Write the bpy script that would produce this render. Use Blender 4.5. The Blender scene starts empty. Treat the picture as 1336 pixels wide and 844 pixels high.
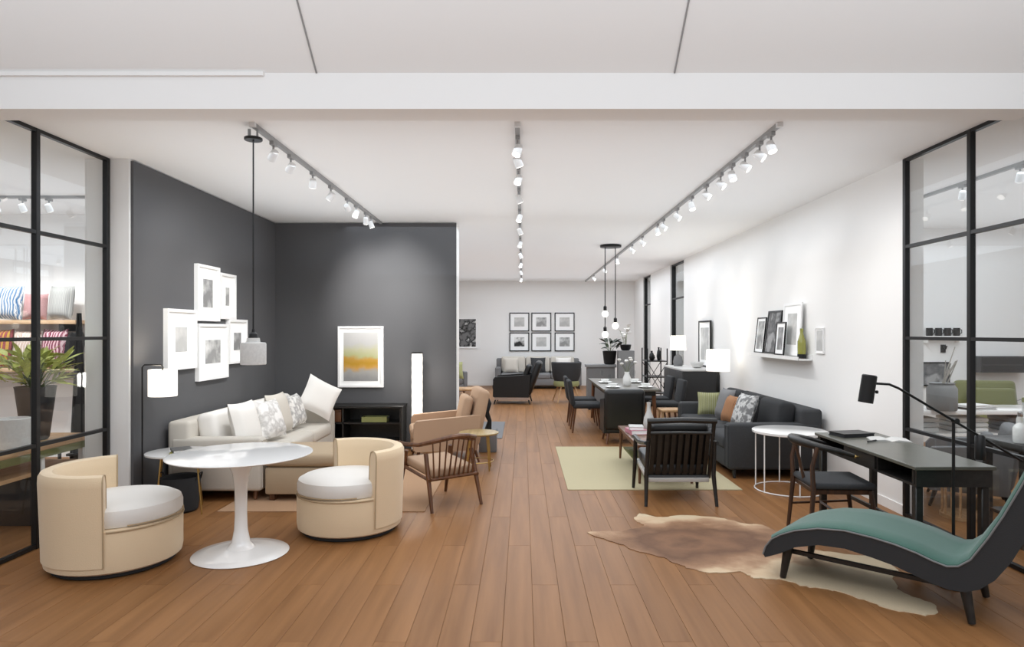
import bpy, bmesh, math, random
from mathutils import Vector, Matrix
random.seed(7)
C = bpy.context.scene.collection
SC = bpy.context.scene
PI = math.pi

# ------------------------------------------------------------------ camera, world, light, exposure
F_PX, CX, CY, EYE = 870.0, 682.0, 433.0, 1.65
cd = bpy.data.cameras.new('camera')
cam = bpy.data.objects.new('camera', cd); C.objects.link(cam)
cam.location = (0, 0, EYE); cam.rotation_euler = (PI/2, 0, 0)
cd.sensor_fit = 'HORIZONTAL'; cd.sensor_width = 36.0; cd.lens = 36.0*F_PX/1336.0
cd.shift_x = -(CX-668.0)/1336.0; cd.shift_y = (CY-422.0)/1336.0
cd.clip_start = 0.05; cd.clip_end = 200
SC.camera = cam

W = bpy.data.worlds.new('world'); SC.world = W; W.use_nodes = True
W.node_tree.nodes['Background'].inputs[0].default_value = (0.93, 0.97, 1.0, 1)
W.node_tree.nodes['Background'].inputs[1].default_value = 0.85

def area(name, loc, sx, sy, power, rot=(0, 0, 0), col=(0.875, 0.96, 1.05)):
    l = bpy.data.lights.new(name, 'AREA'); l.shape = 'RECTANGLE'; l.size = sx; l.size_y = sy
    l.energy = power; l.color = col
    o = bpy.data.objects.new(name, l); C.objects.link(o); o.location = loc; o.rotation_euler = rot
    return o
area('hall_fill_front', (-0.1, 5.6, 3.08), 6.0, 2.6, 70)  # hall: unseen soft area lamps added to stand in for many track spots
area('hall_fill_middle', (0.3, 9.3, 3.14), 5.6, 4.2, 90)
area('hall_fill_deep', (0.6, 15.5, 3.14), 5.0, 8.0, 260)
area('corridor_fill', (4.4, 15.3, 3.1), 1.2, 9.0, 70)  # unseen area lamp added to brighten the space behind the glazed openings
area('side_room_fill_west', (-6.2, 6.3, 3.12), 3.6, 3.6, 80)  # side rooms: unseen soft fill added on top of their track spots
area('side_room_fill_east', (6.0, 7.2, 3.12), 3.6, 4.6, 105)
area('concourse_light', (0, 0.6, 4.1), 8.0, 3.0, 215)
UP = (math.pi, 0, 0)
area('ceiling_fill_front', (-0.1, 6.9, 2.45), 6.4, 4.2, 52, UP)  # unseen upward lamps, added only to lift the ceiling; no such fixtures
area('ceiling_fill_deep', (0.4, 14.5, 2.45), 5.4, 10.5, 88, UP)
area('ceiling_fill_west', (-6.4, 6.6, 2.45), 4.2, 3.8, 24, UP)
area('ceiling_fill_east', (6.2, 7.2, 2.45), 4.4, 4.6, 24, UP)
area('ceiling_fill_concourse', (0, 2.2, 2.6), 9.0, 2.6, 88, UP)
SPOT_W = 38.0

SC.view_settings.view_transform = 'Standard'
try: SC.view_settings.look = 'None'
except Exception: pass
SC.view_settings.exposure = -0.30; SC.view_settings.gamma = 1.0
SC.view_settings.use_curve_mapping = False
try:
    SC.cycles.use_denoising = True
    SC.cycles.max_bounces = 10; SC.cycles.diffuse_bounces = 6; SC.cycles.glossy_bounces = 4
    SC.cycles.transparent_max_bounces = 16
    SC.cycles.sample_clamp_indirect = 6
except Exception: pass

# ------------------------------------------------------------------ helpers
def lin(r, g, b):
    f = lambda c: c/12.92 if c <= 0.04045 else ((c+0.055)/1.055)**2.4
    return (f(r/255), f(g/255), f(b/255), 1)

MATS = {}
def mat(name, col, rough=0.6, metal=0.0, spec=0.5, bump=0.0, scale=40.0, vary=0.0, emit=0.0, coat=0.0, sheen=0.0, weave=False):
    if name in MATS: return MATS[name]
    m = bpy.data.materials.new(name); m.use_nodes = True
    nt = m.node_tree; b = nt.nodes['Principled BSDF']
    c = lin(*col)
    b.inputs['Base Color'].default_value = c
    b.inputs['Roughness'].default_value = rough; b.inputs['Metallic'].default_value = metal
    b.inputs['Specular IOR Level'].default_value = spec
    if coat: b.inputs['Coat Weight'].default_value = coat
    if sheen: b.inputs['Sheen Weight'].default_value = sheen
    if emit:
        b.inputs['Emission Color'].default_value = c; b.inputs['Emission Strength'].default_value = emit
    if bump or vary:
        tc = nt.nodes.new('ShaderNodeTexCoord')
        n = nt.nodes.new('ShaderNodeTexNoise'); n.inputs['Scale'].default_value = scale; n.inputs['Detail'].default_value = 4
        nt.links.new(tc.outputs['Object'], n.inputs['Vector'])
        if vary:
            r = nt.nodes.new('ShaderNodeValToRGB')
            r.color_ramp.elements[0].position = 0.3; r.color_ramp.elements[1].position = 0.7
            r.color_ramp.elements[0].color = (c[0]*(1-vary), c[1]*(1-vary), c[2]*(1-vary), 1)
            r.color_ramp.elements[1].color = (min(1, c[0]*(1+vary)), min(1, c[1]*(1+vary)), min(1, c[2]*(1+vary)), 1)
            nt.links.new(n.outputs['Fac'], r.inputs['Fac']); nt.links.new(r.outputs['Color'], b.inputs['Base Color'])
        if bump:
            bp = nt.nodes.new('ShaderNodeBump'); bp.inputs['Strength'].default_value = bump; bp.inputs['Distance'].default_value = 0.004
            nt.links.new(n.outputs['Fac'], bp.inputs['Height']); nt.links.new(bp.outputs['Normal'], b.inputs['Normal'])
    MATS[name] = m
    return m

def wood(name, dark, light, rough=0.4, scale=6.0, axis=1, rnd=0.0, spec=0.5):
    """streaky grain along one object axis; rnd adds a tone of its own to every object"""
    if name in MATS: return MATS[name]
    m = bpy.data.materials.new(name); m.use_nodes = True
    nt = m.node_tree; b = nt.nodes['Principled BSDF']
    b.inputs['Roughness'].default_value = rough; b.inputs['Specular IOR Level'].default_value = spec
    tc = nt.nodes.new('ShaderNodeTexCoord'); mp = nt.nodes.new('ShaderNodeMapping')
    s = [scale*4]*3; s[axis] = scale*0.25; mp.inputs['Scale'].default_value = s
    n = nt.nodes.new('ShaderNodeTexNoise'); n.inputs['Scale'].default_value = 1.0; n.inputs['Detail'].default_value = 6
    oi = nt.nodes.new('ShaderNodeObjectInfo')
    off = nt.nodes.new('ShaderNodeVectorMath'); off.operation = 'ADD'
    mul = nt.nodes.new('ShaderNodeMath'); mul.operation = 'MULTIPLY'; mul.inputs[1].default_value = 37.0
    nt.links.new(oi.outputs['Random'], mul.inputs[0])
    nt.links.new(tc.outputs['Object'], off.inputs[0]); nt.links.new(mul.outputs[0], off.inputs[1])
    nt.links.new(off.outputs[0], mp.inputs['Vector']); nt.links.new(mp.outputs['Vector'], n.inputs['Vector'])
    r = nt.nodes.new('ShaderNodeValToRGB')
    r.color_ramp.elements[0].position = 0.3; r.color_ramp.elements[1].position = 0.72
    r.color_ramp.elements[0].color = lin(*dark); r.color_ramp.elements[1].color = lin(*light)
    nt.links.new(n.outputs['Fac'], r.inputs['Fac'])
    out = r.outputs['Color']
    if rnd:
        h = nt.nodes.new('ShaderNodeHueSaturation')
        mr = nt.nodes.new('ShaderNodeMapRange'); mr.inputs['To Min'].default_value = 1-rnd; mr.inputs['To Max'].default_value = 1+rnd
        nt.links.new(oi.outputs['Random'], mr.inputs['Value']); nt.links.new(mr.outputs[0], h.inputs['Value'])
        nt.links.new(out, h.inputs['Color']); out = h.outputs['Color']
    nt.links.new(out, b.inputs['Base Color'])
    bp = nt.nodes.new('ShaderNodeBump'); bp.inputs['Strength'].default_value = 0.08; bp.inputs['Distance'].default_value = 0.002
    nt.links.new(n.outputs['Fac'], bp.inputs['Height']); nt.links.new(bp.outputs['Normal'], b.inputs['Normal'])
    MATS[name] = m
    return m

def patterned(name, cols, scale=14.0, kind='voronoi', rough=0.85):
    """printed or woven textile: a few colours laid out by a cell, wave or check pattern"""
    if name in MATS: return MATS[name]
    m = bpy.data.materials.new(name); m.use_nodes = True
    nt = m.node_tree; b = nt.nodes['Principled BSDF']; b.inputs['Roughness'].default_value = rough
    tc = nt.nodes.new('ShaderNodeTexCoord')
    if kind == 'voronoi':
        t = nt.nodes.new('ShaderNodeTexVoronoi'); t.inputs['Scale'].default_value = scale
        out = t.outputs['Color']
    elif kind == 'wave':
        t = nt.nodes.new('ShaderNodeTexWave'); t.inputs['Scale'].default_value = scale; t.inputs['Distortion'].default_value = 6
        out = t.outputs['Fac']
    elif kind == 'stripe':
        t = nt.nodes.new('ShaderNodeTexWave'); t.inputs['Scale'].default_value = scale; t.inputs['Distortion'].default_value = 0.0
        out = t.outputs['Fac']
    else:
        t = nt.nodes.new('ShaderNodeTexNoise'); t.inputs['Scale'].default_value = scale; t.inputs['Detail'].default_value = 3
        out = t.outputs['Fac']
    nt.links.new(tc.outputs['Object'], t.inputs['Vector'])
    r = nt.nodes.new('ShaderNodeValToRGB'); r.color_ramp.interpolation = 'CONSTANT' if kind != 'noise' else 'LINEAR'
    n = len(cols)
    lo, hi = (0.32, 0.68) if kind == 'noise' else (0.0, 1.0)
    while len(r.color_ramp.elements) < n: r.color_ramp.elements.new(0.5)
    for i, c in enumerate(cols):
        r.color_ramp.elements[i].position = lo+(hi-lo)*i/n
        r.color_ramp.elements[i].color = lin(*c)
    nt.links.new(out, r.inputs['Fac']); nt.links.new(r.outputs['Color'], b.inputs['Base Color'])
    MATS[name] = m
    return m

def glass(name, tint=(0.97, 0.98, 0.98), refl=0.022):
    if name in MATS: return MATS[name]
    m = bpy.data.materials.new(name); m.use_nodes = True
    nt = m.node_tree; nt.nodes.clear()
    o = nt.nodes.new('ShaderNodeOutputMaterial'); mx = nt.nodes.new('ShaderNodeMixShader')
    tr = nt.nodes.new('ShaderNodeBsdfTransparent'); tr.inputs[0].default_value = (*tint, 1)
    gl = nt.nodes.new('ShaderNodeBsdfGlossy'); gl.inputs['Roughness'].default_value = 0.02
    lw = nt.nodes.new('ShaderNodeLayerWeight'); lw.inputs['Blend'].default_value = 0.25
    mu = nt.nodes.new('ShaderNodeMath'); mu.operation = 'MULTIPLY'; mu.inputs[1].default_value = refl*4
    nt.links.new(lw.outputs['Fresnel'], mu.inputs[0]); nt.links.new(mu.outputs[0], mx.inputs[0])
    nt.links.new(tr.outputs[0], mx.inputs[1]); nt.links.new(gl.outputs[0], mx.inputs[2])
    nt.links.new(mx.outputs[0], o.inputs['Surface'])
    MATS[name] = m
    return m

class MB:
    """collects shapes into one bmesh, then links them as ONE mesh object"""
    def __init__(self, M=None): self.bm = bmesh.new(); self.M = M or Matrix()
    def _v(self, p): return self.bm.verts.new(self.M @ Vector(p))
    def box(self, x0, x1, y0, y1, z0, z1, bev=0.0, seg=2, M=None):
        r = bmesh.ops.create_cube(self.bm, size=1.0)
        vs = r['verts']
        T = Matrix.Translation(((x0+x1)/2, (y0+y1)/2, (z0+z1)/2)) @ Matrix.Diagonal((x1-x0, y1-y0, z1-z0, 1))
        T = self.M @ (M or Matrix()) @ T
        for v in vs: v.co = T @ v.co
        if bev:
            es = list({e for v in vs for e in v.link_edges})
            bmesh.ops.bevel(self.bm, geom=es, offset=bev, segments=seg, profile=0.5, affect='EDGES')
        return self
    def tube(self, pts, r, n=8, cap=True):
        pts = [Vector(p) for p in pts]; k = len(pts)
        rs = r if isinstance(r, (list, tuple)) else [r]*k
        rings = []; up = None
        for i in range(k):
            t = (pts[min(i+1, k-1)]-pts[max(i-1, 0)]).normalized()
            if up is None:
                up = Vector((0, 0, 1)) if abs(t.z) < 0.9 else Vector((1, 0, 0))
            a = t.cross(up).normalized(); up = a.cross(t).normalized()
            rings.append([self._v(pts[i]+rs[i]*(math.cos(2*PI*j/n)*a+math.sin(2*PI*j/n)*up)) for j in range(n)])
        for i in range(k-1):
            for j in range(n):
                self.bm.faces.new((rings[i][j], rings[i][(j+1) % n], rings[i+1][(j+1) % n], rings[i+1][j]))
        if cap:
            self.bm.faces.new(rings[0][::-1]); self.bm.faces.new(rings[-1])
        return self
    def lathe(self, prof, n=28, c=(0, 0, 0), sx=1.0, sy=1.0):
        rings = []
        for (r, z) in prof:
            if r < 1e-5: rings.append([self._v((c[0], c[1], c[2]+z))])
            else: rings.append([self._v((c[0]+sx*r*math.cos(2*PI*j/n), c[1]+sy*r*math.sin(2*PI*j/n), c[2]+z)) for j in range(n)])
        for a, b in zip(rings, rings[1:]):
            for j in range(n):
                q = [a[j % len(a)], a[(j+1) % len(a)], b[(j+1) % len(b)], b[j % len(b)]]
                q = [v for i, v in enumerate(q) if v not in q[:i]]
                if len(q) >= 3:
                    try: self.bm.faces.new(q)
                    except ValueError: pass
        for ring, flip in ((rings[0], True), (rings[-1], False)):
            if len(ring) > 2: self.bm.faces.new(ring[::-1] if flip else ring)
        return self
    def arc(self, prof, a0, a1, n=24):
        """a closed profile of (radius, z) swept about the z axis from a0 to a1, ends capped"""
        rings = [[self._v((r*math.cos(a0+(a1-a0)*i/n), r*math.sin(a0+(a1-a0)*i/n), z)) for r, z in prof] for i in range(n+1)]
        k = len(prof)
        for i in range(n):
            for j in range(k):
                self.bm.faces.new((rings[i][j], rings[i][(j+1) % k], rings[i+1][(j+1) % k], rings[i+1][j]))
        self.bm.faces.new(rings[0][::-1]); self.bm.faces.new(rings[-1])
        return self
    def prism(self, poly, a, b, plane='xz'):
        """closed outline extruded from a to b across its plane"""
        def P(p, t): return {'xz': (p[0], t, p[1]), 'xy': (p[0], p[1], t), 'yz': (t, p[0], p[1])}[plane]
        A = [self._v(P(p, a)) for p in poly]; B = [self._v(P(p, b)) for p in poly]
        k = len(poly)
        for j in range(k): self.bm.faces.new((A[j], A[(j+1) % k], B[(j+1) % k], B[j]))
        self.bm.faces.new(A[::-1]); self.bm.faces.new(B)
        return self
    def pillow(self, w, h, t, M=None, n=10, pinch=0.07):
        """stuffed cushion standing in the local xz plane, thickness along y"""
        M = self.M @ (M or Matrix())
        G = []
        for s in (-1, 1):
            g = []
            for i in range(n+1):
                row = []
                for j in range(n+1):
                    u = -1+2*i/n; v = -1+2*j/n
                    d = ((1-u**4)*(1-v**4))**0.55
                    x = w/2*u*(1-pinch*(1-v*v)); z = h/2*v*(1-pinch*(1-u*u))
                    row.append((x, s*t/2*d, z))
                g.append(row)
            G.append(g)
        V = [[[None]*(n+1) for _ in range(n+1)] for _ in range(2)]
        for i in range(n+1):
            for j in range(n+1):
                V[0][i][j] = self.bm.verts.new(M @ Vector(G[0][i][j]))
                V[1][i][j] = V[0][i][j] if i in (0, n) or j in (0, n) else self.bm.verts.new(M @ Vector(G[1][i][j]))
        for s in (0, 1):
            for i in range(n):
                for j in range(n):
                    q = [V[s][i][j], V[s][i+1][j], V[s][i+1][j+1], V[s][i][j+1]]
                    self.bm.faces.new(q if s == 0 else q[::-1])
        return self
    def sheet(self, grid, th=None):
        """grid of points as one surface"""
        V = [[self._v(p) for p in row] for row in grid]
        for i in range(len(V)-1):
            for j in range(len(V[0])-1):
                self.bm.faces.new((V[i][j], V[i+1][j], V[i+1][j+1], V[i][j+1]))
        return self
    def mesh(self, name, m, smooth=True, angle=40):
        me = bpy.data.meshes.new(name)
        bmesh.ops.recalc_face_normals(self.bm, faces=self.bm.faces)
        self.bm.to_mesh(me); self.bm.free()
        me.materials.append(m)
        if smooth:
            for p in me.polygons: p.use_smooth = True
            try: me.set_sharp_from_angle(angle=math.radians(angle))
            except Exception: pass
        return me

def part(name, mb, m, parent, label=None, smooth=True):
    o = bpy.data.objects.new(name, mb.mesh(name, m, smooth)); C.objects.link(o); o.parent = parent
    if label: o['label'] = label
    return o
def again(o, parent, M=None):
    """one more of a part, sharing its mesh"""
    c = o.copy(); C.objects.link(c); c.parent = parent
    if M is not None: c.matrix_local = M
    return c
def thing(name, label, cat, loc=(0, 0, 0), rot=0.0, group=None):
    o = bpy.data.objects.new(name, None); C.objects.link(o); o.empty_display_size = 0.1
    o.location = loc; o.rotation_euler = (0, 0, rot); o['label'] = label; o['category'] = cat
    if group: o['group'] = group
    return o
def single(name, mb, m, label, cat, loc=(0, 0, 0), rot=0.0, group=None, smooth=True):
    o = bpy.data.objects.new(name, mb.mesh(name, m, smooth)); C.objects.link(o)
    o.location = loc
    o.rotation_euler = rot if isinstance(rot, (tuple, list)) else (0, 0, rot)
    o['label'] = label; o['category'] = cat
    if group: o['group'] = group
    return o
def struct(name, mb, m, label=None, parent=None, smooth=False):
    o = bpy.data.objects.new(name, mb.mesh(name, m, smooth)); C.objects.link(o)
    if parent: o.parent = parent
    else:
        o['kind'] = 'structure'
        if label: o['label'] = label
    return o
def dup(root, loc, rot=None, label=None):
    r = root.copy(); C.objects.link(r); r.location = loc
    if rot is not None: r.rotation_euler = (0, 0, rot)
    if label: r['label'] = label
    for ch in list(root.children):
        c = ch.copy(); C.objects.link(c); c.parent = r
        for g in ch.children:
            d = g.copy(); C.objects.link(d); d.parent = c
    return r
R = math.radians
def RZ(a): return Matrix.Rotation(a, 4, 'Z')
def RX(a): return Matrix.Rotation(a, 4, 'X')
def RY(a): return Matrix.Rotation(a, 4, 'Y')
def T(x, y, z): return Matrix.Translation((x, y, z))

# ------------------------------------------------------------------ materials
white_paint = mat('white_paint', (238, 237, 235), 0.75, bump=0.05, scale=120)
ceiling_paint = mat('ceiling_paint', (242, 242, 241), 0.85)
grey_paint = mat('grey_paint', (84, 84, 86), 0.8, bump=0.05, scale=120)
black_metal = mat('black_metal', (24, 24, 25), 0.4, metal=0.3)
floor_wood = wood('floor_wood', (126, 86, 50), (152, 108, 68), 0.42, 3.0, 1, rnd=0.06, spec=0.2)
floor_base = mat('floor_seam', (104, 72, 48), 0.7)
pane_glass = glass('pane_glass')
cream = mat('cream_boucle', (226, 203, 170), 0.9, bump=0.35, scale=160, sheen=0.2)
cream_seam = mat('cream_piping', (178, 156, 126), 0.9)
white_lacquer = mat('white_lacquer', (243, 242, 240), 0.18, coat=0.4)
off_white = mat('off_white_fabric', (228, 225, 220), 0.9, bump=0.3, scale=150)
pale_grey_fabric = mat('pale_grey_fabric', (198, 192, 182), 0.9, bump=0.3, scale=150)
linen = mat('linen_fabric', (176, 156, 130), 0.9, bump=0.3, scale=150)
charcoal_fabric = mat('charcoal_fabric', (56, 57, 59), 0.9, bump=0.3, scale=150, vary=0.15)
dark_fabric = mat('dark_fabric', (42, 43, 45), 0.9, bump=0.3, scale=150)
mid_grey_fabric = mat('mid_grey_fabric', (120, 120, 121), 0.9, bump=0.3, scale=150)
black_leather = mat('black_leather', (15, 15, 16), 0.42, bump=0.15, scale=90)
black_wood = wood('black_wood', (20, 19, 18), (36, 34, 32), 0.4, 8, 1)
grey_wood = wood('grey_washed_wood', (92, 88, 82), (118, 113, 104), 0.35, 8, 1)
walnut = wood('walnut', (78, 47, 27), (118, 76, 46), 0.4, 8, 2)
oak = wood('oak', (176, 136, 96), (205, 168, 126), 0.5, 8, 1)
tan_fabric = mat('tan_fabric', (178, 148, 122), 0.85, bump=0.3, scale=150)
teal = mat('teal_velvet', (50, 92, 80), 0.8, bump=0.3, scale=130, sheen=0.3, vary=0.08)
chaise_grey = mat('chaise_charcoal', (44, 45, 47), 0.85, bump=0.3, scale=130)
chrome = mat('chrome', (200, 200, 202), 0.2, metal=1.0)
brass = mat('brass', (190, 160, 100), 0.3, metal=0.9)
white_frame = mat('white_frame', (240, 240, 239), 0.5)
mat_board = mat('mat_board', (250, 250, 249), 0.8)
concrete = mat('pale_concrete', (205, 204, 201), 0.8, bump=0.2, scale=60, vary=0.06)
track_grey = mat('track_grey', (150, 150, 150), 0.5)
lamp_white = mat('lit_shade', (255, 250, 240), 0.8, emit=1.1)
lens_white = mat('lit_lens', (255, 252, 245), 0.5, emit=6.0)
bulb_white = mat('lit_bulb', (255, 248, 235), 0.5, emit=3.0)

# ------------------------------------------------------------------ the setting
H = 3.2
XL, XR, YB = -3.71, 3.43, 20.5
fl = struct('floor', MB().box(-9.5, 9.5, -4, YB, -0.06, -0.012), floor_base, 'brown wood plank floor running down the whole showroom')
PW, PL = 0.17, 2.4
proto = None; n_planks = 0
rest = MB()
cols = 42
for i in range(-32, cols+32):
    x0 = -3.68 + i*PW
    inside = 0 <= i < cols
    y = 2.75 - (0.0 if i % 3 == 0 else 0.8 if i % 3 == 1 else 1.6)*0.999
    k = 0
    ys = -4.0
    if inside:
        rest.box(x0+.0006, x0+PW-.0006, ys, y-.001, -.0121, 0)
        while y < YB:
            y1 = min(y+PL, YB)
            if k < 7 and y1 > 2.9 and n_planks < 300:
                if proto is None:
                    proto = struct('plank', MB().box(.0006, PW-.0006, .0006, PL-.0006, -.0121, 0, bev=.0012, seg=1), floor_wood, parent=fl)
                    o = proto
                else:
                    o = proto.copy(); C.objects.link(o)
                o.location = (x0, y, 0); n_planks += 1
            else:
                rest.box(x0+.0006, x0+PW-.0006, y+.001, y1-.001, -.0121, 0)
            y = y1; k += 1
    else:
        y = ys + (i % 5)*0.45
        rest.box(x0+.0006, x0+PW-.0006, ys, y-.001 if y > ys else ys+.3, -.0121, 0)
        while y < YB:
            y1 = min(y+PL, YB); rest.box(x0+.0006, x0+PW-.0006, y+.001, y1-.001, -.0121, 0); y = y1
rp = struct('plank_field', rest, floor_wood, parent=fl); rp['kind'] = 'stuff'

struct('ceiling', MB().box(-9.5, 9.5, 4.55, YB, H, H+.1), ceiling_paint, 'flat white showroom ceiling')
struct('trim_1', MB().box(-9.5, XL-.03, 4.363, 4.6, 3.109, 3.36).box(XL+.03, XR-.03, 4.363, 4.6, 3.109, 3.36).box(XR+.03, 9.5, 4.363, 4.6, 3.109, 3.36).box(-9.5, 9.5, 4.364, 4.599, 3.205, 3.36), ceiling_paint, 'white ceiling beam across the showroom mouth')
sl = MB().prism([(4.363, 3.345), (3.2, 4.24), (3.2, 4.36), (4.45, 3.4)], -9.5, 9.5, 'yz')
sl.box(-9.5, 9.5, -4, 3.21, 4.24, 4.34)
ce2 = struct('ceiling_front', sl, ceiling_paint, 'sloped white ceiling panels rising in front of the beam')
d = Vector((0, 3.2-4.363, 4.24-3.345))
for xx in (-1.349, 0.993):
    struct('trim', MB().tube([(xx, 4.36, 3.343), (xx, 4.36+d.y, 3.343+d.z)], 0.006, 6), track_grey, parent=ce2)
struct('trim_2', MB().box(-9.5, -1.69, 4.34, 4.365, 3.32, 3.345), ceiling_paint, 'thin ledge along the top of the ceiling beam')

struct('wall_back', MB().box(-4.1, 9.5, YB, YB+.15, 0, H+.1), white_paint, 'white back wall')
struct('wall_accent', MB().box(-3.92, -0.94, 9.46, 9.85, 0, H), white_paint, 'end and back of the grey accent wall')
struct('wall_accent_front', MB().box(-3.5, -0.94, 9.43, 9.46, 0, H-.012), grey_paint, 'dark grey accent wall facing the entrance')
struct('wall_left', MB().box(-3.92, -3.525, 5.97, 9.46, 0, H), white_paint, 'white pier and partition behind the cream sofa')
struct('wall_left_front', MB().box(-3.525, -3.5, 5.995, 9.43, 0, H-.012), grey_paint, 'dark grey wall with the white picture frames')
struct('wall_left_deep', MB().box(-4.1, -3.92, 9.46, YB, 0, H), white_paint, 'white wall beyond the grey accent wall')
struct('wall_left_room', MB().box(-9.5, -3.92, 8.8, 8.95, 0, H), white_paint, 'white back wall of the glazed room with the pillow shelves')
struct('wall_left_outer', MB().box(-9.6, -9.5, 3.0, 8.9, 0, H), white_paint)
struct('wall_right_room', MB().box(3.6, 9.5, 10.0, 10.15, 0, H), white_paint, 'white back wall of the glazed room behind the desk')
struct('wall_right_outer', MB().box(9.5, 9.6, 3.0, 10.1, 0, H), white_paint)
wr = MB()
for a, b in ((5.99, 14.2), (15.5, 17.9), (19.0, YB)): wr.box(XR, 3.6, a, b, 0, H)
struct('wall_right', wr, white_paint, 'white wall behind the charcoal sofa')
struct('wall_right_corridor', MB().box(5.2, 5.3, 10.15, YB, 0, H), white_paint)
struct('baseboard_back', MB().box(-4.0, 3.43, YB-.015, YB, 0, .09), white_paint)
bb = MB()
for a, b in ((5.99, 14.2), (15.5, 17.9), (19.0, YB)): bb.box(XR-.012, XR, a, b, 0, .09)
struct('baseboard_right', bb, white_paint)

def partition(name, x, ys, rows, top, label, fw=0.045):
    w = bpy.data.objects.new(name, None); C.objects.link(w); w['kind'] = 'structure'; w['label'] = label
    for y in ys:
        struct('mullion', MB().box(x-fw/2, x+fw/2, y-.022, y+.022, 0, top, bev=.004, seg=1), black_metal, parent=w)
    for a, b in zip(ys, ys[1:]):
        a, b = min(a, b), max(a, b)
        for z in rows:
            struct('transom', MB().box(x-fw/2*.85, x+fw/2*.85, a+.022, b-.022, z-.014, z+.014), black_metal, parent=w)
        rr = [0.0]+[z for z in rows]+[top]
        rr = sorted(set(rr))
        for z0, z1 in zip(rr, rr[1:]):
            if z1-z0 < .1: continue
            struct('pane', MB().box(x-.004, x+.004, a+.02, b-.02, z0+.012, z1-.012), pane_glass, parent=w)
    return w
ROWS = [0.02, 0.785, 1.595, 2.41, 3.185]
partition('window_1', XL, [5.94, 5.08, 4.22, 3.36], ROWS, 3.2, 'black framed glass partition in front of the pillow shelves')
partition('window_2', XR, [5.965, 5.10, 4.23, 3.36], ROWS, 3.2, 'black framed glass partition behind the desk')
partition('window_3', 3.5, [14.25, 15.45], [0.02, 2.41, 3.18], 3.2, 'black framed glazed opening beyond the framed mirror', fw=.09)
partition('window_4', 3.5, [17.95, 18.95], [0.02, 2.41, 3.18], 3.2, 'black framed glazed opening near the back wall', fw=.09)

# ------------------------------------------------------------------ track lighting
def track(x, y0, y1, label):
    t = thing('light_track', label, 'track', (x, (y0+y1)/2, 0))
    part('rail', MB().box(-.018, .018, y0-(y0+y1)/2, y1-(y0+y1)/2, H-.03, H), track_grey, t)
    part('end_cap', MB().box(-.022, .022, y0-(y0+y1)/2-.03, y0-(y0+y1)/2, H-.034, H), mat('cap_white', (215, 215, 215), .5), t)
    return t
track(-2.0, 4.95, 9.4, 'grey ceiling track over the tulip table, with the pendant at its end')
track(-0.04, 4.95, 19.6, 'grey ceiling track along the middle of the aisle')
track(1.90, 4.95, 20.2, 'grey ceiling track above the charcoal sofa and dining area')

ORD = 'first second third fourth fifth sixth seventh eighth ninth tenth eleventh twelfth thirteenth fourteenth fifteenth'.split()
def spot_head(name, label, loc, aim, group, gain=1.0):
    """adapter, stem, can and glowing lens; the can tilts toward the point it lights; carries its own lamp"""
    t = thing(name, label, 'spotlight', loc, 0, group)
    d = (Vector(aim)-Vector(loc)-Vector((0, 0, -.1))).normalized()
    q = d.to_track_quat('-Z', 'Y').to_matrix().to_4x4()
    part('adapter', MB().box(-.016, .016, -.045, .045, -.028, 0), track_grey, t)
    part('stem', MB().tube([(0, 0, -.028), (0, 0, -.085)], .008, 6), track_grey, t)
    c = part('can', MB(T(0, 0, -.105) @ q).lathe([(.010, .048), (.029, .042), (.032, .026), (.035, -.042), (.031, -.042)], 14), mat('can_white', (225, 225, 224), .5), t)
    part('lens', MB(T(0, 0, -.105) @ q).lathe([(0, -.044), (.032, -.044), (.032, -.039), (0, -.039)], 14), lens_white, c)
    l = bpy.data.lights.new('spot_lamp', 'SPOT'); l.energy = SPOT_W*gain; l.spot_size = R(58) if gain > 5 else R(75); l.spot_blend = 1.0
    l.shadow_soft_size = .06; l.color = (1, .985, .96)
    lo = bpy.data.objects.new('spot_lamp', l); C.objects.link(lo); lo.parent = t
    lo.matrix_local = T(*(Vector((0, 0, -.105))+d*.06)) @ q
    return t
ZT = H-.03
for i, (y, aim) in enumerate([(5.35, (-3.5, 6.9, 1.6)), (5.75, (-3.5, 7.3, 1.8)), (6.35, (-2.6, 7.5, .5)), (6.95, (-3.5, 7.6, 1.4)),
                              (7.6, (-1.9, 9.43, 2.15)), (8.0, (-3.3, 9.0, .6)), (8.5, (-2.1, 9.43, 1.2)), (8.8, (-1.3, 9.3, .8))]):
    spot_head('track_spotlight', ORD[i]+' white spotlight, counted from the pendant end, on the cream sofa track', (-2.0, y, ZT), aim, 'spotlights on the sofa track', (2.2, 2.2, 1.2, 2.0, 9.0, 1, .5, 1)[i])
for i, y in enumerate([5.2, 5.55, 6.2, 7.1, 8.3, 9.4, 10.8, 12.4, 14.2, 16.0, 18.2]):
    spot_head('track_spotlight', ORD[i]+' white spotlight, counted from the beam, on the middle aisle track', (-0.04, y, ZT), (1.2 if i % 2 else -.9, y+(1.0 if i % 2 else -1.2), .2), 'spotlights on the aisle track')
for i, y in enumerate([5.1, 5.35, 5.7, 6.05, 6.4, 6.9, 7.5, 8.2, 9.0, 9.4, 10.6, 11.6, 13.4, 15.5, 17.8]):
    spot_head('track_spotlight', ORD[i]+' white spotlight, counted from the beam, on the charcoal sofa track', (1.90, y, ZT),
              (3.4, y-.7, 1.7) if i % 3 else (2.4, y-1.0, .3), 'spotlights on the charcoal sofa track')
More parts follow.
